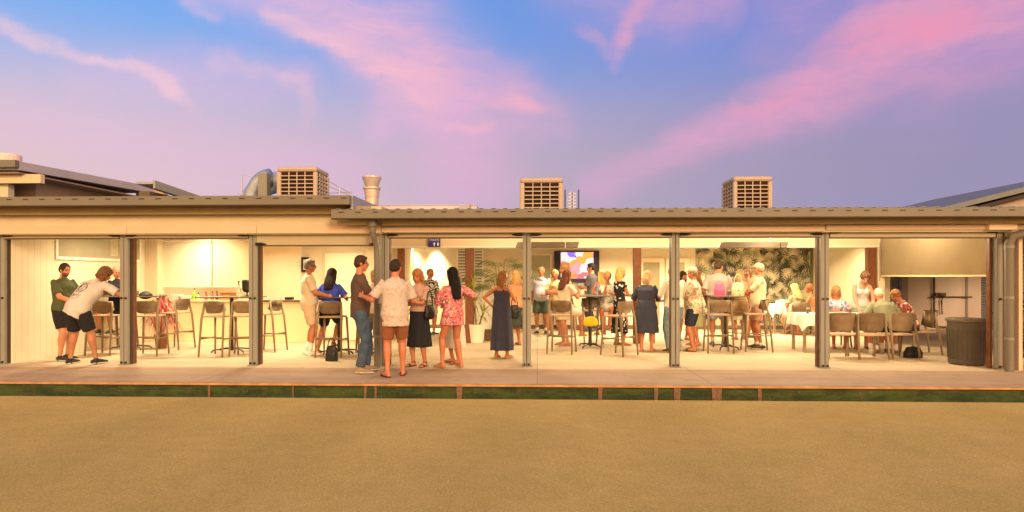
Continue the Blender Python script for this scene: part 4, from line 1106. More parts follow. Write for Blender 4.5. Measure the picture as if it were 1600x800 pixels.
    for v in me.vertices:
        c = Vector(sk); p = v.co
        n_ = noise.noise(p * 9 + Vector((sd_, 0, 0))); c = c * (1 + .10 * n_)
        if (p - HC).length < .16:
            q = p - HC; lz, ly, lx = q.dot(up), q.dot(fw), q.dot(rt)
            for e_ in eyes:
                d = p - e_
                if abs(d.dot(up)) < .0085 and abs(d.dot(rt)) < .016 and ly > .05: c = Vector((.10, .06, .045))
            for e_ in brow:
                d = p - e_
                if abs(d.dot(up)) < .006 and abs(d.dot(rt)) < .020 and ly > .05: c = Vector(hairc) * .6 + c * .3
            d = p - mouth
            if abs(d.dot(up)) < .009 and abs(d.dot(rt)) < .024 and ly > .05: c = Vector((.40, .09, .07))
            if ly > .03 and -.05 < lz < -.0 and abs(lx) > .02: c.x *= 1.08; c.y *= .92
            if beard and lz < -.040 and ly > .0 and not (abs(d.dot(up)) < .009 and abs(lx) < .022) and (lz < -.04 or abs(lx) > .03 or lz < -.035): c = Vector(beard) * .92 + c * .08
        ca.data[v.index].color = (c.x, c.y, c.z, 1)
    # scale and place
    for v in me.vertices: v.co = v.co * k
    me.materials.append(SKIN)
    body = bpy.data.objects.new('person', me); COL.objects.link(body); body.location = G_; body.rotation_euler = (0, 0, R(f))
    tag(body, label, 'person', group)
    def child(name, bm, m, v=None, sm=3, wr=0., wf2=9., raw=False):
        if raw:
            bmesh.ops.scale(bm, verts=bm.verts, vec=(k, k, k)); return obj(name, bm, m, body, smooth=True)
        me = remesh(bm, v or max(vox, .010), sm, wr, wf2, sd_)
        for q in me.vertices: q.co = q.co * k
        me.materials.append(m); o = bpy.data.objects.new(name, me); COL.objects.link(o); o.parent = body; return o
    pid = 'p%d' % NPEOPLE[0]
    # -------- garments
    def legtubes(bm, tfrac, off, hemoff):
        """tfrac 0..1 thigh, 1..2 shin"""
        for s in (1, -1):
            kn, an = Lg[s]; lm = (1 + (w - 1) * .8)
            a0 = HJ[s] + Vector((0, 0, .02))
            if tfrac <= 1:
                e_ = HJ[s].lerp(kn, tfrac); tube(bm, [a0, HJ[s].lerp(e_, .5), e_], [.094 * lm + off * .6, .084 * lm + off, (.084 - .026 * tfrac) * lm + hemoff], 16, round_=False)
            else:
                e_ = kn.lerp(an, tfrac - 1)
                tube(bm, [a0, HJ[s].lerp(kn, .5), kn, kn.lerp(e_, .4), e_], [.094 * lm + off * .6, .080 * lm + off, .062 * lm + off, .058 * lm + off, .044 + hemoff], 16, round_=False)
    def waist_block(bm, off=.012, s1=.12): torso(bm, -.055, s1, off, 6, rd=True)
    def sleeves(bm, t, off, hem):
        for s in (1, -1):
            el_, wr_ = A[s]; am = (.85 if fem else 1.) * (1 + (w - 1) * .6)
            if t <= 0: continue
            e_ = SH[s].lerp(el_, min(t, 1))
            pts = [sp(.45) + X3 * s * .05, SH[s] - X3 * s * .016 - Vector((0, 0, .006)), SH[s].lerp(e_, .35), SH[s].lerp(e_, .65), e_]; rr = [.072, .066 * am + off * .6, .052 * am + off, .050 * am + off + hem * .4, .046 * am + off + hem]
            if t > 1:
                e2__ = el_.lerp(wr_, t - 1); pts += [el_.lerp(e2__, .5), e2__]; rr[-1] = .046 * am + off; rr += [.042 * am + off, .032 * am + off + hem]
            tube(bm, pts, rr, 14, round_=False)
    def bustbumps(bm, off):
        if fem and bra:
            for s in (1, -1): ell(bm, sp(.36) + X3 * (s * .066) + F2 * (.07 * g_ + off * .6), (.066, .062, .066), seg=12)
    def skirt(bm, ztop, zhem, ra, rb, ha, hb, n=10, folds=0):
        pts, rr = [], []
        c0 = P + Vector((0, 0, ztop - P.z)); cf = (Lg[1][1] + Lg[-1][1]) / 2
        for i in range(n + 1):
            u = i / n; z = ztop + (zhem - ztop) * u
            c = Vector((c0.x, c0.y, z)).lerp(Vector((cf.x, cf.y, z)), u * .8); e_ = u ** .7
            pts.append(c); rr.append((ra + (ha - ra) * e_, rb + (hb - rb) * e_))
        seg = 48
        fr_ = [(p, Vector((0, 0, -1)), X3, Vector((0, -1, 0))) for p in pts]; rings = []
        for (p, T, a_, b_), (r1, r2), i in zip(fr_, rr, range(n + 1)):
            u = i / n; ring = []
            for q in range(seg):
                th = 2 * PI * q / seg; fo = 1 + folds * u * (.5 * math.sin(th * 7 + sd_) + .5 * math.sin(th * 11 + sd_ * 2))
                ring.append(bm.verts.new(p + a_ * r1 * fo * math.cos(th) + b_ * r2 * fo * math.sin(th)))
            rings.append(ring)
        for r0, r1 in zip(rings[:-1], rings[1:]):
            for q in range(seg): bm.faces.new((r0[q], r0[(q + 1) % seg], r1[(q + 1) % seg], r1[q]))
        bm.faces.new(rings[0][::-1]); bm.faces.new(rings[-1])
    def lap(bm, frac, off):
        legtubes(bm, frac, off, off); waist_block(bm, off)
        kc = (Lg[1][0].lerp(HJ[1], 1 - frac) + Lg[-1][0].lerp(HJ[-1], 1 - frac)) / 2
        tube(bm, [P - Vector((0, 0, .01)), (P + kc) / 2 + Vector((0, 0, .02)), kc], [(.14 * w, .07), (.14 * w, .065), (.13 * w, .055)], 16, X3, round_=False)
    if bottom:
        kind, m = bottom[0], bottom[1]
        bm = BM()
        if kind == 'shorts': waist_block(bm, .014); legtubes(bm, bottom[2] if len(bottom) > 2 else .85, .018, .026); child('shorts', bm, m, wr=.004, wf2=11)
        elif kind == 'jeans': waist_block(bm, .012); legtubes(bm, 1.97, .014, .026); child('jeans', bm, m, wr=.006, wf2=12)
        elif kind == 'skirt':
            if seat is None: waist_block(bm, .008, .14); skirt(bm, P.z + .13, bottom[2], .13 * w, .10 * w, bottom[3], bottom[4] if len(bottom) > 4 else bottom[3] * .8, folds=.05)
            else: lap(bm, .95, .014)
            child('skirt', bm, m, wr=.003, wf2=8)
    if top:
        kind, m, slv, hem = top[0], top[1], top[2], top[3]
        opt = top[4] if len(top) > 4 else {}
        bm = BM(); off = opt.get('off', .014)
        if kind == 'shirt':
            torso(bm, hem, .525, off, 16, flare=opt.get('flare', .9)); sleeves(bm, slv, .008, opt.get('hem', .014)); bustbumps(bm, off)
            if opt.get('collar', True): tube(bm, [sp(.515), sp(.555)], [(.075, .070), (.062, .060)], 16, X3, round_=False)
            child('shirt', bm, m, wr=opt.get('wr', .005), wf2=9)
        elif kind == 'tank':
            torso(bm, hem, .42, off, 14, flare=.7); bustbumps(bm, off)
            for s in (1, -1): tube(bm, [sp(.40) + X3 * s * .085 + F2 * .09, sp(.53) + X3 * s * .085, sp(.42) + X3 * s * .085 - F2 * .085], [.020, .022, .020], 8, F2)
            child('top', bm, m, wr=.004, wf2=9)
        elif kind == 'dress':
            st_ = slv <= 0
            torso(bm, -.02, .42 if st_ else .51, off, 14); bustbumps(bm, off); sleeves(bm, slv, opt.get('soff', .01), opt.get('hem', .016))
            if st_:
                for s in (1, -1): tube(bm, [sp(.40) + X3 * s * .085 + F2 * .085, sp(.535) + X3 * s * .08, sp(.42) + X3 * s * .07 - F2 * .08], [.018, .017, .018], 8, F2)
            if seat is None: skirt(bm, P.z + opt.get('wz', .16), hem, .128 * w + off, .095 * w + off, opt.get('ha', .25), opt.get('hb', .2), folds=opt.get('folds', .04))
            else: lap(bm, opt.get('lap', .8), .014)
            child('dress', bm, m, wr=.004, wf2=8)
    # -------- shoes
    if not nolegs:
        for s in (1, -1):
            kn, an = Lg[s]; fd = Matrix.Rotation(R(feet[s][3] if len(feet[s]) > 3 else -s * 10), 3, 'Z') @ Vector((0, 1, 0)); sdv = fd.cross(Vector((0, 0, 1)))
            b_ = an - Vector((0, 0, .078))
            m = mat('footwear_%02d_%02d_%02d' % tuple(int(c * 99) for c in shoes[1]), shoes[1], .6, .1, 20)
            bm = BM()
            if shoes[0] == 'shoe':
                tube(bm, [b_ - fd * .055 + Vector((0, 0, .035)), b_ + fd * .04 + Vector((0, 0, .042)), b_ + fd * .12 + Vector((0, 0, .030)), b_ + fd * .185 + Vector((0, 0, .022))], [(.036, .036), (.040, .040), (.046, .028), (.036, .018)], 14, sdv)
                tube(bm, [an - Vector((0, 0, .06)) - fd * .01, an - Vector((0, 0, .012))], [.042, .042], 12)
                sh_o = child('shoe', bm, m, v=.008, sm=2)
                bm = BM(); tube(bm, [b_ - fd * .062 + Vector((0, 0, .008)), b_ + fd * .05 + Vector((0, 0, .007)), b_ + fd * .13 + Vector((0, 0, .006)), b_ + fd * .20 + Vector((0, 0, .01))], [(.038, .010), (.040, .010), (.049, .010), (.030, .008)], 14, sdv)
                bmesh.ops.scale(bm, verts=bm.verts, vec=(k, k, k)); so_ = obj('sole', bm, mat('pale_sole', (.62, .58, .5), .6, .05, 10), sh_o, smooth=True)
                if len(shoes) > 2:
                    bm = BM(); tube(bm, [an - Vector((0, 0, .02)), an + (kn - an) * shoes[2]], [.040, .047], 12, round_=False); child('sock', bm, mat('white_sock', (.72, .68, .62), .9, .05, 20), raw=True)
            else:
                th = .012 if shoes[0] == 'sandal' else .028
                tube(bm, [b_ - fd * .055 + Vector((0, 0, th * .4)), b_ + fd * .05 + Vector((0, 0, th * .4)), b_ + fd * .12 + Vector((0, 0, th * .4)), b_ + fd * .195 + Vector((0, 0, th * .3))], [(.036, th * .7), (.036, th * .7), (.046, th * .7), (.030, th * .6)], 14, sdv)
                for q, z in ((.11, .038), (.135, .034)) + (((.0, .09),) if shoes[0] != 'sandal' or len(shoes) > 2 else ()):
                    pts = [b_ + fd * q + sdv * (.047 * math.cos(a_)) + Vector((0, 0, .008 + z * math.sin(a_))) for a_ in [PI * i_ / 8 for i_ in range(9)]]
                    if q != 0.: tube(bm, pts, [(.012, .005)] * 9, 8, fd)
                    else: tube(bm, [an + Vector((.038 * math.cos(a_), .040 * math.sin(a_), -.005)) for a_ in [2 * PI * i_ / 12 for i_ in range(13)]], [(.010, .004)] * 13, 6, Vector((0, 0, 1)))
                child('sandal', bm, m, raw=True)
    # -------- hair
    hk = hair[0]
    if hk != 'bald':
        hm = mat('hair_%02d_%02d_%02d' % tuple(int(c * 99) for c in hair[1]), hair[1], .65, .35, 30, .5, 90, spec=.15)
        bm = BM(); fl_ = .012 if hk in ('short', 'crop') else .02
        ell(bm, HC + up * (.034) - fw * .020, (.074 + fl_, .090 + fl_ * .5, .084 + fl_), Rm, 18)
        ell(bm, HC + up * .0 - fw * .052, (.066 + fl_, .052 + fl_, .075), Rm, 14)
        if hk == 'short': ell(bm, HC + up * .085 + fw * .035, (.058, .045, .026), Rm, 12)
        if hk in ('long', 'bob', 'mid', 'vlong'):
            ell(bm, HC + up * .06 + fw * .02, (.075, .072, .05), Rm, 12)
            L = {'bob': .13, 'mid': .20, 'long': .30, 'vlong': .40}[hk]
            for s in (1, -1):
                tube(bm, [HC + rt * s * .062 + up * .03 - fw * .01, HC + rt * s * .078 - up * .05 - fw * .02, HC + rt * s * .080 - up * min(L, .2) - fw * .03], [.03, .032, .022], 10)
            pb = HC - fw * .055
            bk = Vector((0, -1, 0))
            pts = [pb + up * .03, pb - up * .06 - fw * .015, pb + Vector((0, 0, -1)) * (L * .6 + .03) - fw * .02, pb + Vector((0, 0, -1)) * (L + .04) + bk * .01]
            if L > .25 and lean < 20:
                pts[2] = sp(.50) - F2 * .085 + Vector((0, 0, .02)); pts[3] = sp(.50 - (L - .2)) - F2 * .135
            tube(bm, pts, [(.082, .05), (.098, .055), (.128 if L > .25 else .10, .048), (.100 if L > .25 else .08, .028)], 16, rt)
        if hk == 'bun': ell(bm, HC + up * .075 - fw * .09, (.042, .04, .042), Rm, 12)
        if hk == 'tail':
            tube(bm, [HC + up * .05 - fw * .10, HC + up * .0 - fw * .145, HC - up * .14 - fw * .12], [.026, .034, .014], 10)
        # keep the face clear
        ho = child('hair', bm, hm, v=.009, sm=2, wr=.006 if hk not in ('short', 'crop') else .003, wf2=26)
    if hat:
        hm = mat('hat_%02d_%02d_%02d' % tuple(int(c * 99) for c in hat[1]), hat[1], .8, .1, 10)
        bm = BM(); ell(bm, HC + up * .055 - fw * .008, (.090, .106, .080), Rm, 18)
        if hat[0] == 'cap': tube(bm, [HC + up * .055 + fw * .06, HC + up * .045 + fw * .16], [(.075, .008), (.055, .006)], 12, rt)
        else: bmesh.ops.create_cone(bm, cap_ends=True, segments=24, radius1=.165, radius2=.15, depth=.012, matrix=Matrix.Translation(HC + up * .055) @ Rm.to_4x4())
        child('hat', bm, hm, v=.009, sm=1)
    if glasses:
        bm = BM()
        for s in (1, -1):
            c = HC + rt * s * .033 + fw * .101 + up * .002
            tube(bm, [c + rt * (.022 * math.cos(a_)) + up * (.016 * math.sin(a_)) for a_ in [2 * PI * i_ / 12 for i_ in range(13)]], .0028, 5, fw, False)
            tube(bm, [c + rt * s * .022, HC + rt * s * .082 + up * .004 - fw * .005], .0028, 5, up)
        tube(bm, [HC - rt * .011 + fw * .103 + up * .004, HC + rt * .011 + fw * .103 + up * .004], .0028, 5, up)
        child('glasses', bm, dark_m, raw=True)
    M = Matrix.Translation(G_) @ Matrix.Rotation(R(f), 4, 'Z') @ Matrix.Scale(k, 4)
    body_info = {'obj': body, 'M': M, 'A': A, 'P': P, 'sp': sp, 'HC': HC, 'SH': SH, 'F2': F2, 'Lg': Lg}
    return body_info
def hand_world(b, s, d=.07, up=.0):
    el_, wr_ = b['A'][s]; D_ = (wr_ - el_).normalized(); return b['M'] @ (wr_ + D_ * d + Vector((0, .01, up)))
glass_m = mat('drinking_glass', (.9, .9, .88), .05, 0, spec=.5, trans=.9)
def drink(loc, label, col=(.55, .25, .03), h=.14, r=.032, can=False):
    t = thing('stubby_can' if can else 'drink_glass', label, 'drink', (loc.x, loc.y, loc.z - h * .5), 0, 'drinks in hand and on tables')
    if can:
        bm = BM(); lathe(bm, (0, 0, 0), [(r * .8, 0), (r, .008), (r, h - .01), (r * .75, h)], 16); obj('can_body', bm, mat('can_%02d_%02d_%02d' % tuple(int(c * 99) for c in col), col, .4, .1, 20), t)
        bm = BM(); lathe(bm, (0, 0, 0), [(r * .72, h), (r * .72, h + .004)], 16); obj('can_top', bm, steel, t)
    else:
        bm = BM(); lathe(bm, (0, 0, 0), [(r * .8, 0), (r * .82, .01), (r, h)], 16); obj('glass_body', bm, glass_m, t)
        bm = BM(); lathe(bm, (0, 0, 0), [(r * .74, .012), (r * .88, h * .75)], 16); obj('liquid', bm, mat('liquid_%02d_%02d_%02d' % tuple(int(c * 99) for c in col), col, .2, 0), t)
    return t
def fab(name, col, **k):
    if max(col) > .5: col = tuple(c * .80 for c in col)
    return mat(name, col, k.pop('rough', .85), k.pop('var', .10), k.pop('vs', 7), k.pop('bump', .15), k.pop('bs', 120), **k)
# ================================================================ the guests
black_short = fab('black_shorts', (.012, .012, .014)); denim = fab('blue_denim', (.048, .075, .125), var=.35, vs=9); beige = fab('beige_cotton', (.50, .38, .26))
navy = fab('navy_cotton', (.02, .026, .05))
# 1 bearded man in the green shirt
person(99, 563, 1.74, -100, 'bearded person in a dark olive green shirt standing sideways by the cream end wall', 'fair', w=1.18, belly=.05, hair=('crop', (.03, .02, .015)), beard=(.05, .028, .018), head=(-8, 12),
       top=('shirt', fab('olive_shirt', (.065, .078, .034)), .75, -.08), bottom=('shorts', black_short, .8), shoes=('shoe', (.02, .02, .025)), RH=(.10, .34, .12), LH=(-.1, .36, .14), vox=.008, feet={1: (.10, .03, 0), -1: (-.12, -.04, 0)})
# 2 leaning person with the printed white t-shirt
b2 = person(130, 569, 1.80, -14, 'person in a white t-shirt with dark round back print, leaning over the bar table', 'tan', w=1.20, lean=27, side=24, hair=('bob', (.13, .065, .03)), head=(-18, 30),
       top=('shirt', fab('white_tee', (.60, .56, .54)), .80, -.13, {'off': .02, 'flare': .4}), bottom=('shorts', black_short, .85), shoes=('shoe', (.02, .02, .022)),
       RH=(.46, .50, .26), LH=(.26, .56, .28), rpole=(1, -.2, -.6), lpole=(-1, -.2, -.6), vox=.008, feet={1: (.24, .03, 0), -1: (-.22, -.05, 0)})
# print on the back of the t-shirt, lying on the cloth
def back_print(info, strokes_, rad=.0045, s_lo=.1, s_hi=.45):
    sh_o = [c for c in info['obj'].children if c.name.startswith('shirt')][0]
    me = sh_o.data; bv = BVHTree.FromPolygons([v.co.copy() for v in me.vertices], [p.vertices[:] for p in me.polygons])
    sp, F2 = info['sp'], info['F2']; k = info['M'].to_scale().x
    bm = BM()
    for st in strokes_:
        pts = []
        for (x, s) in st:
            o_ = (sp(s) + X3 * x) * k - F2 * .6; h_ = bv.ray_cast(o_, F2)
            if h_[0] is not None: pts.append(h_[0] - F2 * .001)
        if len(pts) > 1: tube(bm, pts, rad, 6, X3)
    obj('shirt_print', bm, mat('dark_print', (.03, .035, .06), .7, 0), sh_o)
ring = [(.085 * math.cos(a_), .31 + .085 * math.sin(a_)) for a_ in [2 * PI * i / 24 for i in range(25)]]
ring2 = [(.065 * math.cos(a_) + .004, .312 + .066 * math.sin(a_)) for a_ in [2 * PI * i / 24 for i in range(22)]]
back_print(b2, [ring, ring2, [(-.045, .33), (-.03, .345), (-.015, .33)], [(.015, .33), (.03, .345), (.045, .33)], [(-.04, .29), (0, .27), (.04, .29)], [(-.02, .305), (0, .295), (.02, .31)], [(-.06, .40), (-.03, .415), (0, .40), (.03, .415), (.06, .40)],
                [(-.09, .16), (-.07, .20), (-.055, .16), (-.04, .19), (-.02, .16), (0, .19), (.015, .16), (.04, .19), (.05, .16), (.08, .18)], [(-.07, .135), (.07, .135)], [(-.05, .11), (.05, .112)]])
# 3 man seated behind the bent person
person(185, 545, 1.78, 172, 'grey haired person in a dark shirt seated behind the table, partly behind the post', 'red', w=1.15, seat=.80, hair=('crop', (.35, .28, .22)), head=(6, 12),
       top=('shirt', fab('black_shirt', (.02, .02, .026)), .8, -.05), bottom=('shorts', black_short, .9), shoes=('shoe', (.02, .02, .02)), RH=(.22, .30, .28), LH=(-.36, .26, .27), vox=.009)
put(stool0, 185, 543, 172, 'bar stool under the grey haired person behind the bar table', SG)
# 4 cream shirt
b4 = person(482, 555, 1.83, -70, 'grey haired person with glasses, cream shirt and beige shorts standing in the third bay', 'red', w=1.05, belly=.03, hair=('short', (.22, .19, .16)), glasses=True, head=(-5, 5),
       top=('shirt', fab('cream_shirt', (.66, .56, .42)), .8, -.10), bottom=('shorts', beige, .85), shoes=('shoe', (.66, .6, .54), .35), RH=(.10, .34, .15), LH=(-.12, .30, .12), vox=.008)
# 5 blue blouse seated
b5 = person(517, 553, 1.70, -6, 'long dark haired person in a bright blue blouse seated with back to the lawn', 'red', w=1.15, fem=True, seat=.775, lean=6, hair=('long', (.018, .010, .008)), head=(-14, 8),
       top=('shirt', fab('royal_blue_blouse', (.035, .06, .42)), .75, -.06, {'off': .02, 'hem': .025}), bottom=('shorts', black_short, .75), shoes=('sandal', (.04, .02, .015), 1), RH=(.24, .30, .20), LH=(-.24, .28, .20), vox=.008,
       feet={1: (-.02, .20, .12), -1: (-.30, .10, 0)}, dy=-.06)
# 6 tall man brown tee, jeans
b6 = person(562, 582, 1.83, -72, 'tall person with glasses in a brown t-shirt and blue jeans with folded arms', 'red', w=1.03, belly=.02, hair=('short', (.045, .028, .018)), glasses=True, head=(-4, 4),
       top=('shirt', fab('brown_tee', (.085, .052, .042)), .8, -.11, {'wr': .006}), bottom=('jeans', denim), shoes=('shoe', (.26, .19, .14)), RH=(-.10, .26, .20), LH=(.02, .30, .24), rpole=(.9, -.2, -.6), lpole=(-.9, -.2, -.6), vox=.007, curl=1.1,
       feet={1: (.13, .0, 0, -18), -1: (-.13, .10, 0, 12)})
drink(hand_world(b6, 1, .09, -.03), 'pale stubby can held by the tall person in the brown t-shirt', (.62, .60, .55), .15, .034, True)
# 6b partly hidden by the downpipe
person(588, 556, 1.62, 150, 'pale clothed person almost hidden behind the central downpipe', 'pale', fem=True, hair=('bob', (.45, .36, .26)), top=('shirt', fab('pale_pink_top', (.62, .50, .44)), .8, -.06), bottom=('jeans', fab('grey_trousers', (.16, .13, .11))), LH=(-.05, .30, .30), RH=(.12, .3, .2), shoes=('shoe', (.1, .08, .07)), dx=-.02)
# 7 floral shirt man in front
floral7 = fab('leaf_print_shirt', (.58, .50, .45), pattern=pat_floral([(.44, .36, .32), (.36, .27, .23), (.48, .36, .30)], 15, .13))
b7 = person(617, 589, 1.755, 14, 'person in a pale leaf print shirt and rust shorts standing at the edge, back turned', 'red', w=1.08, hair=('crop', (.025, .016, .012)), head=(-28, 6),
       top=('shirt', floral7, .82, -.17, {'wr': .007, 'off': .018, 'hem': .02, 'flare': 1.2}), bottom=('shorts', fab('rust_shorts', (.21, .075, .035)), .82), shoes=('sandal', (.10, .025, .018)), LH=(-.47, .22, .27), RH=(.20, .28, .12), lpole=(-.3, -.3, -1), vox=.007,
       feet={1: (.12, .10, 0, -6), -1: (-.11, -.05, 0, 24)})
# 8 black skirt woman
b8 = person(655, 573, 1.63, 155, 'person in a blush top and long black skirt looking down at a phone', 'red', fem=True, w=1.08, hair=('bob', (.30, .13, .05)), head=(4, 18),
       top=('shirt', fab('blush_blouse', (.52, .32, .26)), .85, .06, {'hem': .02, 'off': .016}), bottom=('skirt', fab('black_skirt', (.012, .012, .016)), .36, .235, .20), shoes=('sandal', (.02, .018, .018), 1), RH=(.03, .33, .22), LH=(-.04, .34, .24), vox=.007, curl=1.0)
t = thing('mobile_phone', 'small dark mobile phone in the hands of the person in the black skirt', 'phone', hand_world(b8, -1, .08, .02), R(135))
bm = BM(); box(bm, -.035, .035, -.07, .07, 0, .008); obj('phone_case', bm, dark_m, t, bevel=.003); bm = BM(); box(bm, -.031, .031, -.064, .064, .0085, .0095); obj('phone_screen', bm, mat('phone_glass', (.2, .25, .35), .1, 0), t)
# 10 pink dress woman
pinkp = fab('pink_print', (.62, .13, .18), pattern=pat_floral([(.70, .34, .34), (.16, .07, .16), (.72, .20, .14), (.55, .40, .34)], 13, .17))
b10 = person(708, 577, 1.64, 38, 'long black haired person in a short pink patterned dress and tan wedges, back turned', 'red', fem=True, w=1.05, hair=('vlong', (.006, .005, .006)), head=(18, 4),
       top=('dress', pinkp, 1.55, .76, {'ha': .215, 'hb': .19, 'off': .02, 'soff': .022, 'hem': .03, 'wz': .2}), shoes=('wedge', (.42, .17, .08)), LH=(-.10, .36, .24), RH=(.23, .20, .36), rpole=(1, -.6, -.2), vox=.007,
       feet={1: (.17, .02, .02), -1: (-.12, .16, .02)})
bm = BM()
# 11 white skirt person behind her
person(712, 568, 1.60, 120, 'person in a long white skirt standing hidden behind the pink dress', 'red', fem=True, hair=('bob', (.25, .16, .10)), top=('tank', fab('white_knit_top', (.68, .60, .52)), 0, .0), bottom=('skirt', fab('white_skirt', (.72, .66, .58)), .30, .23, .2), shoes=('sandal', (.20, .10, .05)), RH=(.1, .2, .16), LH=(-.1, .2, .16))
# 9 far person striped shirt
b9 = person(671, 524, 1.70, -20, 'distant person in a dark shirt with white curved stripes near the back wall', 'red', w=1.1, hair=('short', (.55, .25, .08)), head=(-30, 6), top=('shirt', fab('striped_shirt', (.03, .03, .04), pattern=pat_stripes((.75, .72, .68), 95, 2, .0, .25)), .8, -.1), bottom=('shorts', beige, .85), shoes=('shoe', (.08, .08, .14)), LH=(-.1, .2, .1))
# 12 navy maxi dress
b12 = person(784, 560, 1.60, -22, 'person in a long navy sleeveless dress with white headband, hand on hip', 'red', fem=True, w=1.05, hair=('mid', (.26, .13, .05)), head=(-42, 10),
       top=('dress', fab('navy_gauze', (.040, .045, .085)), 0, .17, {'ha': .24, 'hb': .21, 'folds': .10, 'off': .02, 'wz': .30}), shoes=('wedge', (.42, .22, .12)), LH=(-.22, .03, .10), lpole=(-1, -.3, .1), RH=(.14, .30, .28), vox=.008)
# headband
bm = BM(); k12 = 1.60 / 1.75; hc = b12['HC']; tube(bm, [hc + Vector((.088 * math.cos(a_), .030, .015 + .105 * math.sin(a_))) for a_ in [PI * i_ / 14 for i_ in range(15)]], [(.016, .008)] * 15, 8, (0, 1, 0)); bmesh.ops.rotate(bm, verts=bm.verts, cent=hc, matrix=Matrix.Rotation(R(-42), 3, 'Z')); bmesh.ops.scale(bm, verts=bm.verts, vec=(k12,) * 3); obj('headband', bm, cloth_m, b12['obj'], smooth=True)
# 13 orange toned group behind the fifth post
person(806, 540, 1.62, 35, 'person in a terracotta sleeveless top behind the navy dress, beside the fifth post', 'red', fem=True, w=1.1, hair=('mid', (.45, .24, .09)), top=('tank', fab('terracotta_top', (.50, .22, .10)), 0, -.05), bottom=('skirt', fab('black_green_skirt', (.03, .04, .03)), .45, .22, .2), shoes=('sandal', (.2, .1, .05)), LH=(-.1, .3, .2), RH=(.1, .3, .2))
# 14 pale blue shirt
person(846, 522, 1.75, 168, 'stocky person in a pale blue shirt and green shorts by the far wall', 'red', w=1.15, belly=.06, hair=('crop', (.35, .22, .14)), top=('shirt', fab('pale_blue_shirt', (.55, .56, .68)), .95, -.06), bottom=('shorts', fab('bottle_green_shorts', (.06, .085, .06)), .9), shoes=('shoe', (.03, .03, .035), .2), LH=(-.15, .26, .12), RH=(.25, .02, -.05), vox=.010)
person(858, 517, 1.72, 175, 'person with sandy hair behind the shoulder of the one in pale blue', 'red', hair=('short', (.40, .25, .12)), top=('shirt', fab('mustard_shirt', (.55, .42, .18)), .8, -.06), bottom=('shorts', beige, .9), LH=(-.1, .25, .12), vox=.010, dx=.12)
person(868, 525, 1.66, 160, 'person in a yellow print shirt standing left of the television', 'red', w=1.05, hair=('short', (.5, .28, .12)), top=('shirt', fab('yellow_print', (.66, .50, .24), pattern=pat_floral([(.5, .22, .08), (.7, .62, .4)], 9, .2)), .8, -.08), bottom=('shorts', fab('khaki', (.3, .24, .16)), .9), LH=(-.05, .28, .2), RH=(.1, .3, .2), vox=.010)
# 16 tall woman facing left in cream
person(884, 540, 1.80, 100, 'tall brown haired person in a cream sleeveless dress in front of the television', 'fair', fem=True, w=1.08, hair=('bun', (.30, .16, .07)), head=(10, 8), top=('dress', fab('cream_linen', (.68, .54, .36)), 0, .55, {'ha': .22, 'hb': .2}), shoes=('sandal', (.4, .2, .1)), RH=(.05, .32, .22), LH=(-.05, .32, .2))
# 17 seated long brown hair
b17 = person(880, 550, 1.64, -48, 'long brown haired person in a cream top seated with legs crossed and yellow sandals', 'tan', fem=True, seat=.775, lean=8, hair=('long', (.09, .028, .012)), head=(-10, 4),
       top=('dress', fab('ivory_dress', (.70, .58, .46)), .6, .6, {'lap': .9}), shoes=('sandal', (.75, .50, .03)), RH=(.08, .40, .33), LH=(-.1, .40, .28), vox=.008, feet={1: (.10, .44, .30), -1: (-.02, .40, .42)})
# 18 young man dark shirt
person(925, 519, 1.86, 60, 'young dark haired person in a charcoal shirt in front of the television edge', 'fair', w=.95, hair=('short', (.02, .012, .012)), hat=None, head=(20, 4), top=('shirt', fab('charcoal_shirt', (.07, .065, .075)), .8, -.08), bottom=('jeans', fab('dark_trousers', (.03, .03, .04))), LH=(-.05, .3, .2), RH=(.1, .3, .18), vox=.010)
person(940, 523, 1.66, 20, 'long blonde haired person in a grey blue top, back turned, right of the television', 'red', fem=True, hair=('long', (.55, .34, .12)), top=('tank', fab('grey_blue_top', (.22, .25, .36)), 0, -.04), bottom=('skirt', fab('sand_skirt', (.5, .38, .24)), .5, .21, .19), shoes=('sandal', (.3, .2, .1)), LH=(-.1, .3, .2), RH=(.1, .3, .18), vox=.010)
# 20 seated white dress
b20 = person(950, 538, 1.60, 168, 'person in a short white dress and headband seated facing the lawn', 'red', fem=True, seat=.775, lean=12, hair=('bun', (.40, .24, .12)), head=(0, 6),
       top=('dress', fab('bright_white_dress', (.82, .78, .70)), .7, .6, {'lap': .75}), shoes=('sandal', (.12, .04, .02)), RH=(.02, .30, .44), LH=(-.12, .36, .30), vox=.009, feet={1: (.06, .34, .32), -1: (-.06, .36, .36)})
# 21 black white dress
bw = fab('black_white_print', (.012, .012, .012), pattern=pat_floral([(.7, .66, .6), (.6, .52, .44)], 9, .13))
person(968, 540, 1.69, -62, 'blonde person in a black and white patterned long dress facing right', 'red', fem=True, w=1.02, hair=('mid', (.55, .33, .10)), head=(-8, 8), top=('dress', bw, .3, .28, {'ha': .19, 'hb': .19}), shoes=('sandal', (.3, .15, .08)), RH=(.04, .34, .2), LH=(-.06, .34, .18), vox=.009)
# 22 navy dress woman
b22 = person(1010, 550, 1.61, -24, 'broad person with fair curly hair in a knee length navy dress, back turned', 'red', fem=True, w=1.28, hair=('bob', (.42, .28, .14)), head=(-30, 10),
       top=('dress', fab('dark_navy_linen', (.028, .032, .055)), 1.15, .42, {'ha': .27, 'hb': .22, 'off': .02, 'hem': .02}), shoes=('sandal', (.45, .22, .14)), RH=(.12, .32, .24), LH=(-.2, .25, .22), vox=.008)
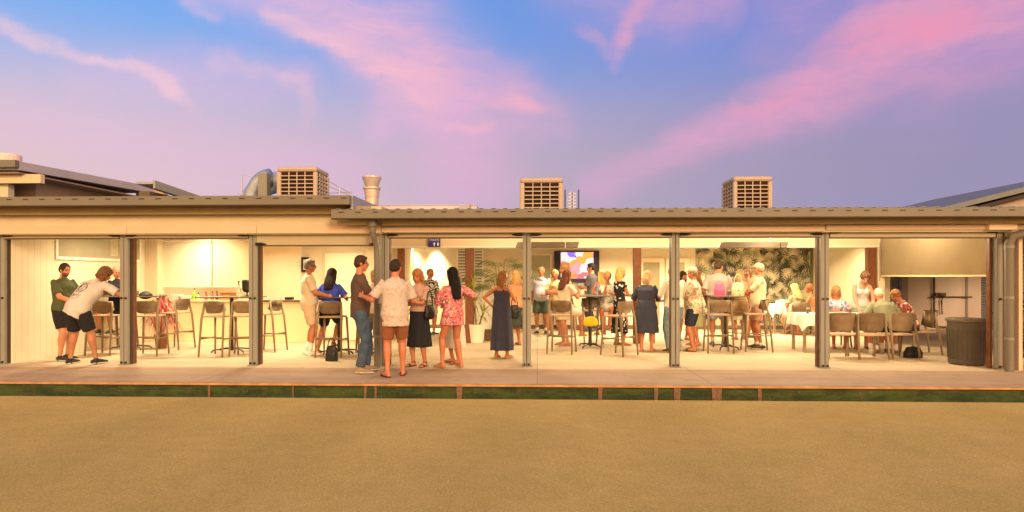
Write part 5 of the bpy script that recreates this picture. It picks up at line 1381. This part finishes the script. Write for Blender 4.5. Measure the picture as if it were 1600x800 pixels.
# 23 behind the post, jeans
person(1053, 551, 1.73, 22, 'bald person in a pale shirt and loose jeans behind the sixth post from the left', 'red', w=1.15, belly=.04, hair=('crop', (.55, .46, .36)), head=(30, 4), top=('shirt', fab('pale_grey_shirt', (.64, .58, .50)), 1.2, -.04), bottom=('jeans', fab('faded_denim', (.12, .17, .20), var=.25)), shoes=('shoe', (.12, .08, .05)), LH=(-.16, .30, .2), RH=(.16, .30, .2))
person(1067, 532, 1.62, 200, 'dark haired person in a white top glimpsed between the post and the capped person', 'red', fem=True, hair=('mid', (.05, .03, .02)), top=('shirt', fab('plain_white_top', (.76, .74, .7)), .7, -.04), bottom=('shorts', beige, .9), shoes=('sandal', (.3, .15, .08)), vox=.010)
# 24 cap + hawaiian shirt
haw = fab('tropical_shirt', (.62, .58, .46), pattern=pat_floral([(.16, .22, .12), (.52, .20, .12), (.30, .34, .22)], 9, .18))
b24 = person(1084, 549, 1.68, 62, 'person in a cap, tropical print shirt and navy shorts standing beside the post', 'red', w=1.12, belly=.04, hair=('crop', (.20, .15, .1)), hat=('cap', (.34, .27, .2)), head=(10, 4),
       top=('shirt', haw, .85, -.14, {'off': .02, 'hem': .02}), bottom=('shorts', navy, .9), shoes=('sandal', (.06, .04, .03)), LH=(-.04, .33, .24), RH=(.1, .33, .2), vox=.008)
person(1094, 543, 1.64, 90, 'long brown haired person whose hair shows behind the cap wearer', 'red', fem=True, hair=('long', (.16, .07, .03)), top=('tank', fab('tan_top', (.55, .42, .28)), 0, -.04), bottom=('skirt', fab('olive_skirt', (.35, .33, .16)), .45, .2, .18), shoes=('sandal', (.3, .15, .08)), vox=.010, dy=.35)
# 25 tall grey pink
person(1127, 543, 1.85, -14, 'tall dark haired person in a loose greyish pink shirt behind the pink bag', 'fair', w=1.15, hair=('short', (.06, .035, .02)), head=(-35, 6), top=('shirt', fab('grey_pink_shirt', (.46, .36, .34)), .9, -.16, {'off': .025, 'hem': .024, 'flare': 1.2}), bottom=('shorts', fab('blue_check_shorts', (.30, .32, .40)), .85), shoes=('shoe', (.08, .08, .07)), RH=(.14, .32, .22), LH=(-.24, .1, .0), dy=.25)
person(1153, 531, 1.66, 10, 'pale haired person in an ivory top facing away behind the cream bag', 'red', fem=True, hair=('bob', (.62, .45, .26)), top=('shirt', fab('ivory_top', (.70, .62, .44)), .5, -.04), bottom=('skirt', fab('mint_skirt', (.42, .42, .28)), .5, .21, .19), shoes=('sandal', (.3, .15, .08)), vox=.010, dx=.05)
# 26 cream shirt pink shorts
b26 = person(1186, 545, 1.77, 84, 'person in a cap, cream shirt and pink shorts sipping a drink, facing left', 'red', w=1.1, belly=.03, hair=('crop', (.30, .22, .14)), hat=('cap', (.50, .38, .24)), head=(4, -4),
       top=('shirt', fab('pale_cream_shirt', (.74, .66, .46)), .9, -.08), bottom=('shorts', fab('salmon_shorts', (.58, .32, .24)), .8), shoes=('shoe', (.05, .035, .025), .12), LH=(-.03, .22, .50), RH=(.02, .33, .18), vox=.008, curl=1.1)
drink(hand_world(b26, -1, .07, .02), 'amber drink raised by the person in the cream shirt', (.55, .22, .04), .13)
person(1168, 528, 1.68, -110, 'person with ruddy face partly hidden behind the sipping capped person', 'red', hair=('crop', (.4, .2, .1)), top=('shirt', fab('brick_shirt', (.40, .16, .09)), .8, -.06), bottom=('shorts', beige, .8), vox=.010, RH=(.08, .3, .2), LH=(-.08, .32, .25))
# 28..30 rear dining table
person(1222, 513, 1.70, -150, 'person in a dark green shirt and pale cap seated at the rear table', 'red', w=1.05, seat=.46, lean=14, hair=('crop', (.4, .3, .2)), hat=('cap', (.62, .52, .38)), head=(10, 20), top=('shirt', fab('forest_shirt', (.07, .11, .06)), .8, -.04), bottom=('shorts', black_short, .8), LH=(-.1, .38, .24), RH=(.14, .36, .22), vox=.010)
person(1247, 524, 1.66, 18, 'long blonde haired person in a camouflage toned top seated at the rear table', 'red', fem=True, seat=.46, lean=10, hair=('long', (.66, .44, .18)), head=(10, 10), top=('shirt', fab('camo_top', (.32, .28, .18), pattern=pat_floral([(.16, .15, .10), (.46, .4, .26)], 10, .25)), .7, -.05), bottom=('shorts', beige, .9), LH=(-.12, .34, .24), RH=(.18, .30, .22), vox=.010, shoes=('sandal', (.3, .2, .1)))
person(1271, 524, 1.64, 62, 'brown haired person in an orange strappy top seated left of the wallpaper edge', 'red', fem=True, w=1.05, seat=.46, lean=8, hair=('bun', (.28, .12, .05)), head=(14, 6), top=('tank', fab('burnt_orange_top', (.60, .26, .10)), 0, -.05), bottom=('shorts', beige, .9), LH=(-.05, .40, .26), RH=(.12, .36, .24), vox=.010, shoes=('sandal', (.3, .2, .1)))
# 31 floral blue dress seated
person(1305, 542, 1.62, 170, 'person in a blue and white floral dress seated at the front table beside the post', 'red', fem=True, w=1.05, seat=.46, lean=8, hair=('bob', (.38, .22, .09)), head=(-14, 12), top=('dress', fab('blue_floral', (.58, .60, .76), pattern=pat_floral([(.16, .20, .52), (.8, .78, .8)], 12, .2)), .8, .5, {'lap': 1.0}), LH=(-.14, .40, .24), RH=(.12, .38, .24), vox=.009, shoes=('sandal', (.15, .08, .05)))
# 32 standing leaning woman
person(1345, 545, 1.68, 172, 'person in a white strappy top standing and bending over the front table', 'pale', fem=True, w=1.15, lean=22, hair=('bun', (.14, .07, .04)), head=(8, 42), top=('tank', fab('white_strappy_top', (.76, .72, .72)), 0, -.10), bottom=('skirt', fab('teal_grey_skirt', (.22, .28, .25)), .40, .22, .2), LH=(-.16, .36, -.02), RH=(.14, .40, -.06), vox=.009, shoes=('sandal', (.15, .08, .05)))
# 33 grey haired man
b33 = person(1387, 556, 1.70, 4, 'white haired person in a sage green shirt hunched at the front table, back turned', 'red', w=1.25, seat=.46, lean=26, hair=('crop', (.62, .52, .40)), head=(-8, 26), top=('shirt', fab('sage_shirt', (.20, .215, .14)), .9, -.04, {'off': .02}), bottom=('shorts', black_short, .95), shoes=('shoe', (.45, .42, .40), .3), LH=(-.26, .40, .22), RH=(.22, .40, .22), vox=.008)
# 34 patterned shirt at the table end
b34 = person(1425, 553, 1.66, 84, 'person in a maroon and cream patterned shirt seated at the right end, leaning in', 'red', w=1.0, seat=.46, lean=24, hair=('short', (.24, .12, .05)), head=(6, 32), top=('shirt', fab('maroon_print', (.16, .035, .035), pattern=pat_floral([(.62, .48, .40), (.5, .3, .26)], 10, .16)), .85, -.04), bottom=('shorts', fab('navy_white_trim_shorts', (.02, .02, .05)), .9), shoes=('shoe', (.12, .10, .09), .3), LH=(-.10, .44, .18), RH=(.1, .42, .16), vox=.008)

# ================================================================ bags, plants, things on tables
def handbag(loc, w_, h_, d_, m, label, rz=0., handle=.18, name='handbag', hm=None):
    t = thing(name, label, 'bag', loc, rz)
    bm = BM(); seg = 8
    pts = [(0, 0, .03 * h_), (0, 0, h_ * .5), (0, 0, h_ * .92)]
    tube(bm, [Vector(p) for p in pts], [(w_ * .5, d_ * .5), (w_ * .5, d_ * .55), (w_ * .42, d_ * .25)], 20, X3)
    me = remesh(bm, .012, 2, .004, 14, w_ * 10); me.materials.append(m); o = bpy.data.objects.new('bag_body', me); COL.objects.link(o); o.parent = t
    bm = BM(); tube(bm, [(w_ * .32 * math.cos(a_), 0, h_ * .88 + handle * math.sin(a_)) for a_ in [PI * i / 12 for i in range(13)]], .009, 8, (0, 1, 0)); obj('handle', bm, hm or m, t, smooth=True)
    return t
blk = mat('black_leather', (.012, .011, .012), .45, .1, 20, .1, 80)
g_ = gp(517, 565); handbag((g_.x, g_.y + .05, .006), .22, .26, .14, blk, 'black handbag standing on the floor under the blue bloused person\'s stool', handle=.17)
p = b8['M'] @ (b8['sp'](.06) + Vector((-.24, .02, 0))); handbag((p.x, p.y - .02, p.z - .10), .20, .20, .08, blk, 'black shoulder bag hanging at the hip of the person in the black skirt', R(50), .26)
g_ = gp(804, 552); handbag((g_.x, g_.y, .70), .20, .24, .10, blk, 'black bag hanging beside the navy maxi dress', R(10), .20)
g_ = at(232, 462, gp(205, 546).y); t = handbag((g_.x, g_.y - .1, 1.1025), .26, .055, .13, blk, 'black soft purse lying on the table right of the brown post', R(15), .04)
T5 = gp(1134, 545)
q = at(1124, 463, T5.y - .1); handbag((q.x, q.y, 1.1025), .23, .24, .12, mat('hot_pink_bag', (.80, .10, .22), .6, .1, 8), 'hot pink bag on the bar table before the wallpaper', 0, .08)
q = at(1153, 463, T5.y + .05); handbag((q.x, q.y, 1.1025), .26, .26, .12, mat('cream_tote', (.66, .56, .36), .8, .08, 8, pattern=pat_floral([(.12, .12, .08)], 7, .08)), 'cream tote bag on the bar table right of the pink bag', 0, .22)
q = gp(1149, 541); handbag((q.x, q.y, .765), .58, .26, .26, mat('woven_straw', (.40, .28, .14), .8, .3, 40, .6, 70), 'large woven straw bag resting on a bar stool below the cream tote', 0, .05, 'straw_bag')
q = at(923, 505, gp(922, 543).y - .35); handbag((q.x, q.y, q.z - .02), .30, .13, .10, mat('yellow_bag', (.80, .62, .03), .6, .1, 8), 'bright yellow bag held at the edge of the bar table', 0, .04)
q = gp(1440, 560); handbag((q.x - .1, q.y + .1, .006), .34, .17, .2, blk, 'dark bag on the floor beside the end dining chair', 0, .05)
# clear bottle and bucket
q = at(373, 463, gp(362, 550).y); t = thing('glass_bottle', 'clear tall bottle on the bar table by the servery', 'bottle', (q.x, q.y, 1.1025))
bm = BM(); lathe(bm, (0, 0, 0), [(.045, 0), (.048, .01), (.048, .13), (.016, .20), (.014, .29)], 16); obj('bottle_body', bm, glass_m, t, smooth=True)
bm = BM(); lathe(bm, (0, 0, 0), [(.017, .285), (.017, .31)], 12); obj('cap', bm, dark_m, t)
q = at(386, 463, gp(362, 550).y + .15); t = thing('ice_bucket', 'black bucket on the servery bar table beside the grey post', 'bucket', (q.x, q.y, 1.1025))
bm = BM(); lathe(bm, (0, 0, 0), [(.05, .08), (.09, .12), (.10, .30), (.085, .33)], 16); obj('bucket_bowl', bm, dark_m, t)
bm = BM(); lathe(bm, (0, 0, 0), [(.07, 0), (.07, .012), (.015, .02), (.015, .085)], 16); obj('stem', bm, dark_m, t)
# things on the servery counter
yc = YB - .25
def onc(px, name, label, cat, build):
    t = thing(name, label, cat, (X(px, yc), yc, .9665)); build(t); return t
def platebuild(r, h, m):
    def f(t): bm = BM(); lathe(bm, (0, 0, 0), [(r * .6, 0), (r, h), (r * .96, h), (r * .4, .012)], 24); obj('bowl', bm, m, t)
    return f
wp = mat('white_china', (.82, .80, .76), .2, 0, spec=.5)
onc(275, 'salad_bowl', 'white bowl at the left end of the servery counter', 'bowl', platebuild(.14, .12, wp))
onc(291, 'serving_dish', 'second white dish on the servery counter beside the left bowl', 'dish', platebuild(.16, .09, wp))
def bottle(col, h, r):
    def f(t):
        bm = BM(); lathe(bm, (0, 0, 0), [(r, 0), (r * 1.05, .01), (r, h * .55), (r * .35, h * .75), (r * .3, h)], 14); obj('bottle_body', bm, mat('bottle_%02d_%02d_%02d' % tuple(int(c * 99) for c in col), col, .2, .05, 10, spec=.5), t, smooth=True)
        bm = BM(); lathe(bm, (0, 0, 0), [(r * .36, h - .01), (r * .36, h + .02)], 10); obj('cap', bm, dark_m, t)
    return f
for px, c, h, r, lab in ((304, (.25, .45, .06), .24, .045, 'green bottle on the servery counter right of the white dishes'), (310, (.5, .6, .2), .14, .05, 'short lime coloured bottle next to the green one'), (322, (.35, .08, .04), .16, .035, 'first dark red sauce bottle from the left on the counter'),
                         (332, (.28, .10, .05), .17, .035, 'second reddish sauce bottle in the middle of the counter'), (339, (.10, .03, .02), .18, .035, 'brown sauce bottle just left of the wicker basket'), (345, (.45, .06, .04), .15, .032, 'bright red bottle touching the left of the wicker basket')):
    onc(px, 'sauce_bottle', lab, 'bottle', bottle(c, h, r))
def basket(t):
    bm = BM(); box(bm, -.16, .16, -.1, .1, 0, .15); obj('basket_body', bm, mat('wicker', (.42, .22, .07), .8, .3, 40, .6, 60), t, bevel=.01)
    bm = BM(); tube(bm, [(-.165, -.105, .16), (.165, -.105, .16), (.165, .105, .16), (-.165, .105, .16), (-.165, -.105, .16)], .014, 8, (0, 0, 1)); obj('rim', bm, mat('wicker_rim', (.34, .17, .05), .8, .3, 40), t)
onc(358, 'wicker_basket', 'brown wicker basket on the servery counter', 'basket', basket)
def traysb(t):
    bm = BM(); box(bm, -.2, .2, -.12, .12, 0, .03); obj('tray_base', bm, wp, t, bevel=.008)
    bm = BM(); tube(bm, [(-.19, -.11, .04), (.19, -.11, .04), (.19, .11, .04), (-.19, .11, .04), (-.19, -.11, .04)], .008, 6, (0, 0, 1)); obj('rim', bm, steel, t)
onc(425, 'serving_tray', 'low pale tray on the counter right of the third post', 'tray', traysb)
def gad(t):
    bm = BM(); box(bm, -.09, .09, -.06, .06, 0, .06); obj('terminal_body', bm, dark_m, t, bevel=.01)
    bm = BM(); box(bm, -.07, .07, -.045, .045, .061, .066); obj('keypad', bm, steel, t)
onc(452, 'payment_terminal', 'small dark terminal on the counter left of the cream shirted person', 'terminal', gad)
# drinks on tables
def dr_at(px, tb, dy_, lab, col, z=1.1025, h=.13):
    q = at(px, 463, gp(*tb).y + dy_); o = drink(Vector((q.x, q.y, z + h / 2)), lab, col, h)
dr_at(180, (205, 546), -.1, 'glass of beer on the table left of the second post', (.6, .3, .03)); dr_at(215, (205, 546), .1, 'glass with pink drink right of the second post', (.6, .2, .2))
dr_at(905, (922, 543), 0, 'glass of clear drink at the left of the table before the television', (.7, .66, .5)); dr_at(915, (922, 543), .2, 'glass of beer on the table before the television', (.6, .3, .03)); dr_at(937, (922, 543), -.1, 'glass of juice on the table before the television, rightmost', (.7, .35, .05))
dr_at(1140, (1134, 545), -.2, 'small glass between the pink and the cream bag', (.75, .7, .6))
zt_ = FT[4] + .004
for px, dy_, lab, col in ((1262, .1, 'water glass at the left end of the front dining table', (.8, .78, .7)), (1328, .35, 'glass of wine on the front table near the standing person', (.5, .12, .1)), (1372, .3, 'glass of beer on the front table by the white haired person', (.6, .3, .03))):
    q = at(px, 480, FT[2] + dy_); drink(Vector((q.x, q.y, zt_ + .06)), lab, col, .12)
q = at(1355, 480, FT[2] + .4); t = thing('dinner_plate', 'white plate on the front table in front of the bending person', 'plate', (q.x, q.y, zt_)); platebuild(.12, .02, wp)(t)
q = at(1318, 480, FT[2] + .35); t = thing('dinner_plate', 'white plate on the front table in front of the blue floral dress', 'plate', (q.x, q.y, zt_)); platebuild(.12, .02, wp)(t)
q = at(1222, 480, RT[2] + .3); t = thing('napkin_box', 'white paper box on the rear dining table', 'box', (q.x, q.y, RT[4] + .004))
bm = BM(); box(bm, -.14, .14, -.09, .09, 0, .1); obj('box_body', bm, wp, t, bevel=.006); bm = BM(); box(bm, -.06, .06, -.03, .03, .101, .13); obj('napkins', bm, cloth_m, t)
# plants
def frond(bm, base, az_, L, rise, nl, lw, ll, droop=.9, rnd=random):
    d = Vector((math.cos(az_), math.sin(az_), 0)); pts = []
    for i in range(nl + 1):
        u = i / nl; pts.append(base + d * (L * .75 * u) + Vector((0, 0, rise * (u - droop * u * u))))
    tube(bm, pts, [.006 * (1 - .7 * i / nl) for i in range(nl + 1)], 5, (0, 0, 1))
    sdv = Vector((-d.y, d.x, 0))
    for i in range(2, nl + 1):
        u = i / nl; T = (pts[i] - pts[i - 1]).normalized()
        for s in (1, -1):
            D_ = (sdv * s * .8 + T * .7 + Vector((0, 0, -.35 + rnd.uniform(-.15, .15)))).normalized(); l_ = ll * math.sin(PI * (.15 + .8 * u)) * rnd.uniform(.85, 1.1)
            p0 = pts[i]; n_ = T * lw
            a_ = [p0 - n_ * .3, p0 + D_ * l_ * .5 - n_, p0 + D_ * l_ + Vector((0, 0, -l_ * .25)), p0 + D_ * l_ * .5 + n_]
            bm.faces.new([bm.verts.new(x) for x in a_])
def potted(px, py, label, kind, m, H_, potm, pr=.17, ph=.3, seed=1, n=12, dy=0):
    g_ = gp(px, py); rnd = random.Random(seed); t = thing('potted_plant', label, 'plant', (g_.x, g_.y + dy, .006))
    bm = BM(); lathe(bm, (0, 0, 0), [(pr * .72, 0), (pr * .76, .01), (pr, ph), (pr * .9, ph), (pr * .86, ph - .04)], 24); obj('pot', bm, potm, t)
    bm = BM(); bs = BM()
    if kind == 'palm':
        for k_ in range(n):
            a_ = rnd.uniform(0, 2 * PI); h_ = H_ * rnd.uniform(.35, .72); b_ = Vector((.05 * math.cos(a_), .05 * math.sin(a_), ph - .05)); e_ = b_ + Vector((.16 * math.cos(a_), .16 * math.sin(a_), h_)); tube(bs, [b_, b_.lerp(e_, .5) + Vector((0, 0, .03)), e_], [.012, .009, .007], 6)
            frond(bm, e_, a_ + rnd.uniform(-.3, .3), rnd.uniform(.7, 1.0), rnd.uniform(.45, .75), 16, .014, .30, .95, rnd)
    else:
        for k_ in range(3):
            a_ = k_ * 2.1; e_ = Vector((.14 * math.cos(a_), .10 * math.sin(a_), H_ * (.45 + .2 * k_))); tube(bs, [(0.03 * math.cos(a_), .03 * math.sin(a_), ph - .05), e_ * .5 + Vector((0, 0, .1)), e_], [.022, .018, .015], 8)
            for j in range(n * 3):
                az_ = rnd.uniform(0, 2 * PI); el_ = rnd.uniform(-.3, 1.4); L = rnd.uniform(.3, .48); d = Vector((math.cos(az_) * math.cos(el_), math.sin(az_) * math.cos(el_), math.sin(el_)))
                s_ = d.cross(Vector((0, 0, 1))).normalized() * .014; p0 = e_ + Vector((0, 0, rnd.uniform(-.12, .05))); p1 = p0 + d * L * .5; p2 = p0 + d * L * .95 + Vector((0, 0, -L * .35))
                v = [bm.verts.new(x) for x in (p0 - s_ * .4, p1 - s_, p2, p1 + s_, p0 + s_ * .4)]; bm.faces.new((v[0], v[1], v[3], v[4])); bm.faces.new((v[1], v[2], v[3]))
    obj('stems', bs, mat('plant_stem', (.16, .13, .05), .8, .2, 10), t); obj('leaves', bm, m, t)
    return t
leaf1 = mat('palm_leaf', (.16, .19, .07), .5, .35, 5); leaf2 = mat('yellow_green_leaf', (.34, .36, .06), .5, .35, 5)
potted(745, 536, 'spiky yellow green plant in a white pot by the brown column', 'spiky', leaf2, 1.5, mat('white_pot', (.78, .74, .64), .5, .05, 5), .19, .42, 4, 14)
potted(785, 532, 'tall feathery palm behind the navy maxi dress', 'palm', leaf1, 2.15, mat('dark_pot', (.06, .045, .03), .6, .1, 5), .22, .35, 8, 13)
potted(762, 527, 'smaller feathery palm between the column and the tall palm', 'palm', mat('olive_palm_leaf', (.22, .22, .08), .5, .35, 5), 1.45, mat('brown_pot', (.12, .07, .035), .6, .1, 5), .2, .3, 12, 10)
# red strappy plant before the counter
g_ = gp(252, 544); t = thing('red_leaved_plant', 'clump of red and pink strappy leaves hanging before the servery counter', 'plant', (g_.x, g_.y, .006))
rnd = random.Random(5)
for nm, m, n in (('red_leaves', mat('red_leaf', (.55, .05, .06), .5, .2, 6), 60), ('pink_leaves', mat('pink_leaf', (.72, .34, .30), .5, .2, 6), 90), ('pale_leaves', mat('pale_pink_leaf', (.74, .58, .48), .5, .2, 6), 70)):
    bm = BM()
    for k_ in range(n):
        x = rnd.gauss(0, .13); y = rnd.gauss(0, .10); z1 = rnd.uniform(.7, 1.15) - abs(x) * .9; a_ = rnd.uniform(0, 2 * PI); s_ = Vector((math.cos(a_), math.sin(a_), 0)) * .012
        p0 = Vector((x * .4, y * .4, .26 + rnd.uniform(0, .35))); p1 = Vector((x * .9, y * .9, z1)); p2 = Vector((x * 1.7 + rnd.gauss(0, .04), y * 1.7, z1 - rnd.uniform(.05, .6)))
        v = [bm.verts.new(q) for q in (p0 - s_ * .5, p1 - s_, p2, p1 + s_, p0 + s_ * .5)]; bm.faces.new((v[0], v[1], v[3], v[4])); bm.faces.new((v[1], v[2], v[3]))
    obj(nm, bm, m, t)
bm = BM(); lathe(bm, (0, 0, 0), [(.10, 0), (.14, .28), (.12, .28), (.11, .24)], 20); obj('pot', bm, mat('terracotta_dark', (.20, .08, .04), .7, .1, 8), t)
# shrub at the right end of the veranda
g_ = gp(1612, 574); t = thing('dark_shrub', 'dark twiggy shrub against the corrugated shed at the right edge', 'shrub', (g_.x, g_.y + .35, .0))
rnd = random.Random(9); bm = BM(); bs = BM()
for k_ in range(26):
    a_ = rnd.uniform(0, 2 * PI); tip = Vector((.38 * math.cos(a_) * rnd.random(), .3 * math.sin(a_) * rnd.random(), rnd.uniform(.4, 1.35))); tube(bs, [(0, 0, 0), tip * .5 + Vector((rnd.gauss(0, .05), 0, 0)), tip], [.012, .008, .004], 5)
    for j in range(26):
        c = tip * rnd.uniform(.3, 1.05) + Vector([rnd.gauss(0, .07) for _ in range(3)]); d = Vector([rnd.gauss(0, 1) for _ in range(3)]).normalized(); e_ = d.cross(Vector((rnd.gauss(0, 1), rnd.gauss(0, 1), rnd.gauss(0, 1)))).normalized()
        bm.faces.new([bm.verts.new(c + q) for q in (-d * .045, e_ * .018, d * .045, -e_ * .018)])
obj('branches', bs, mat('shrub_twig', (.22, .12, .10), .8, .1, 8), t); obj('leaves', bm, mat('dark_leaf', (.03, .035, .022), .5, .4, 6), t)
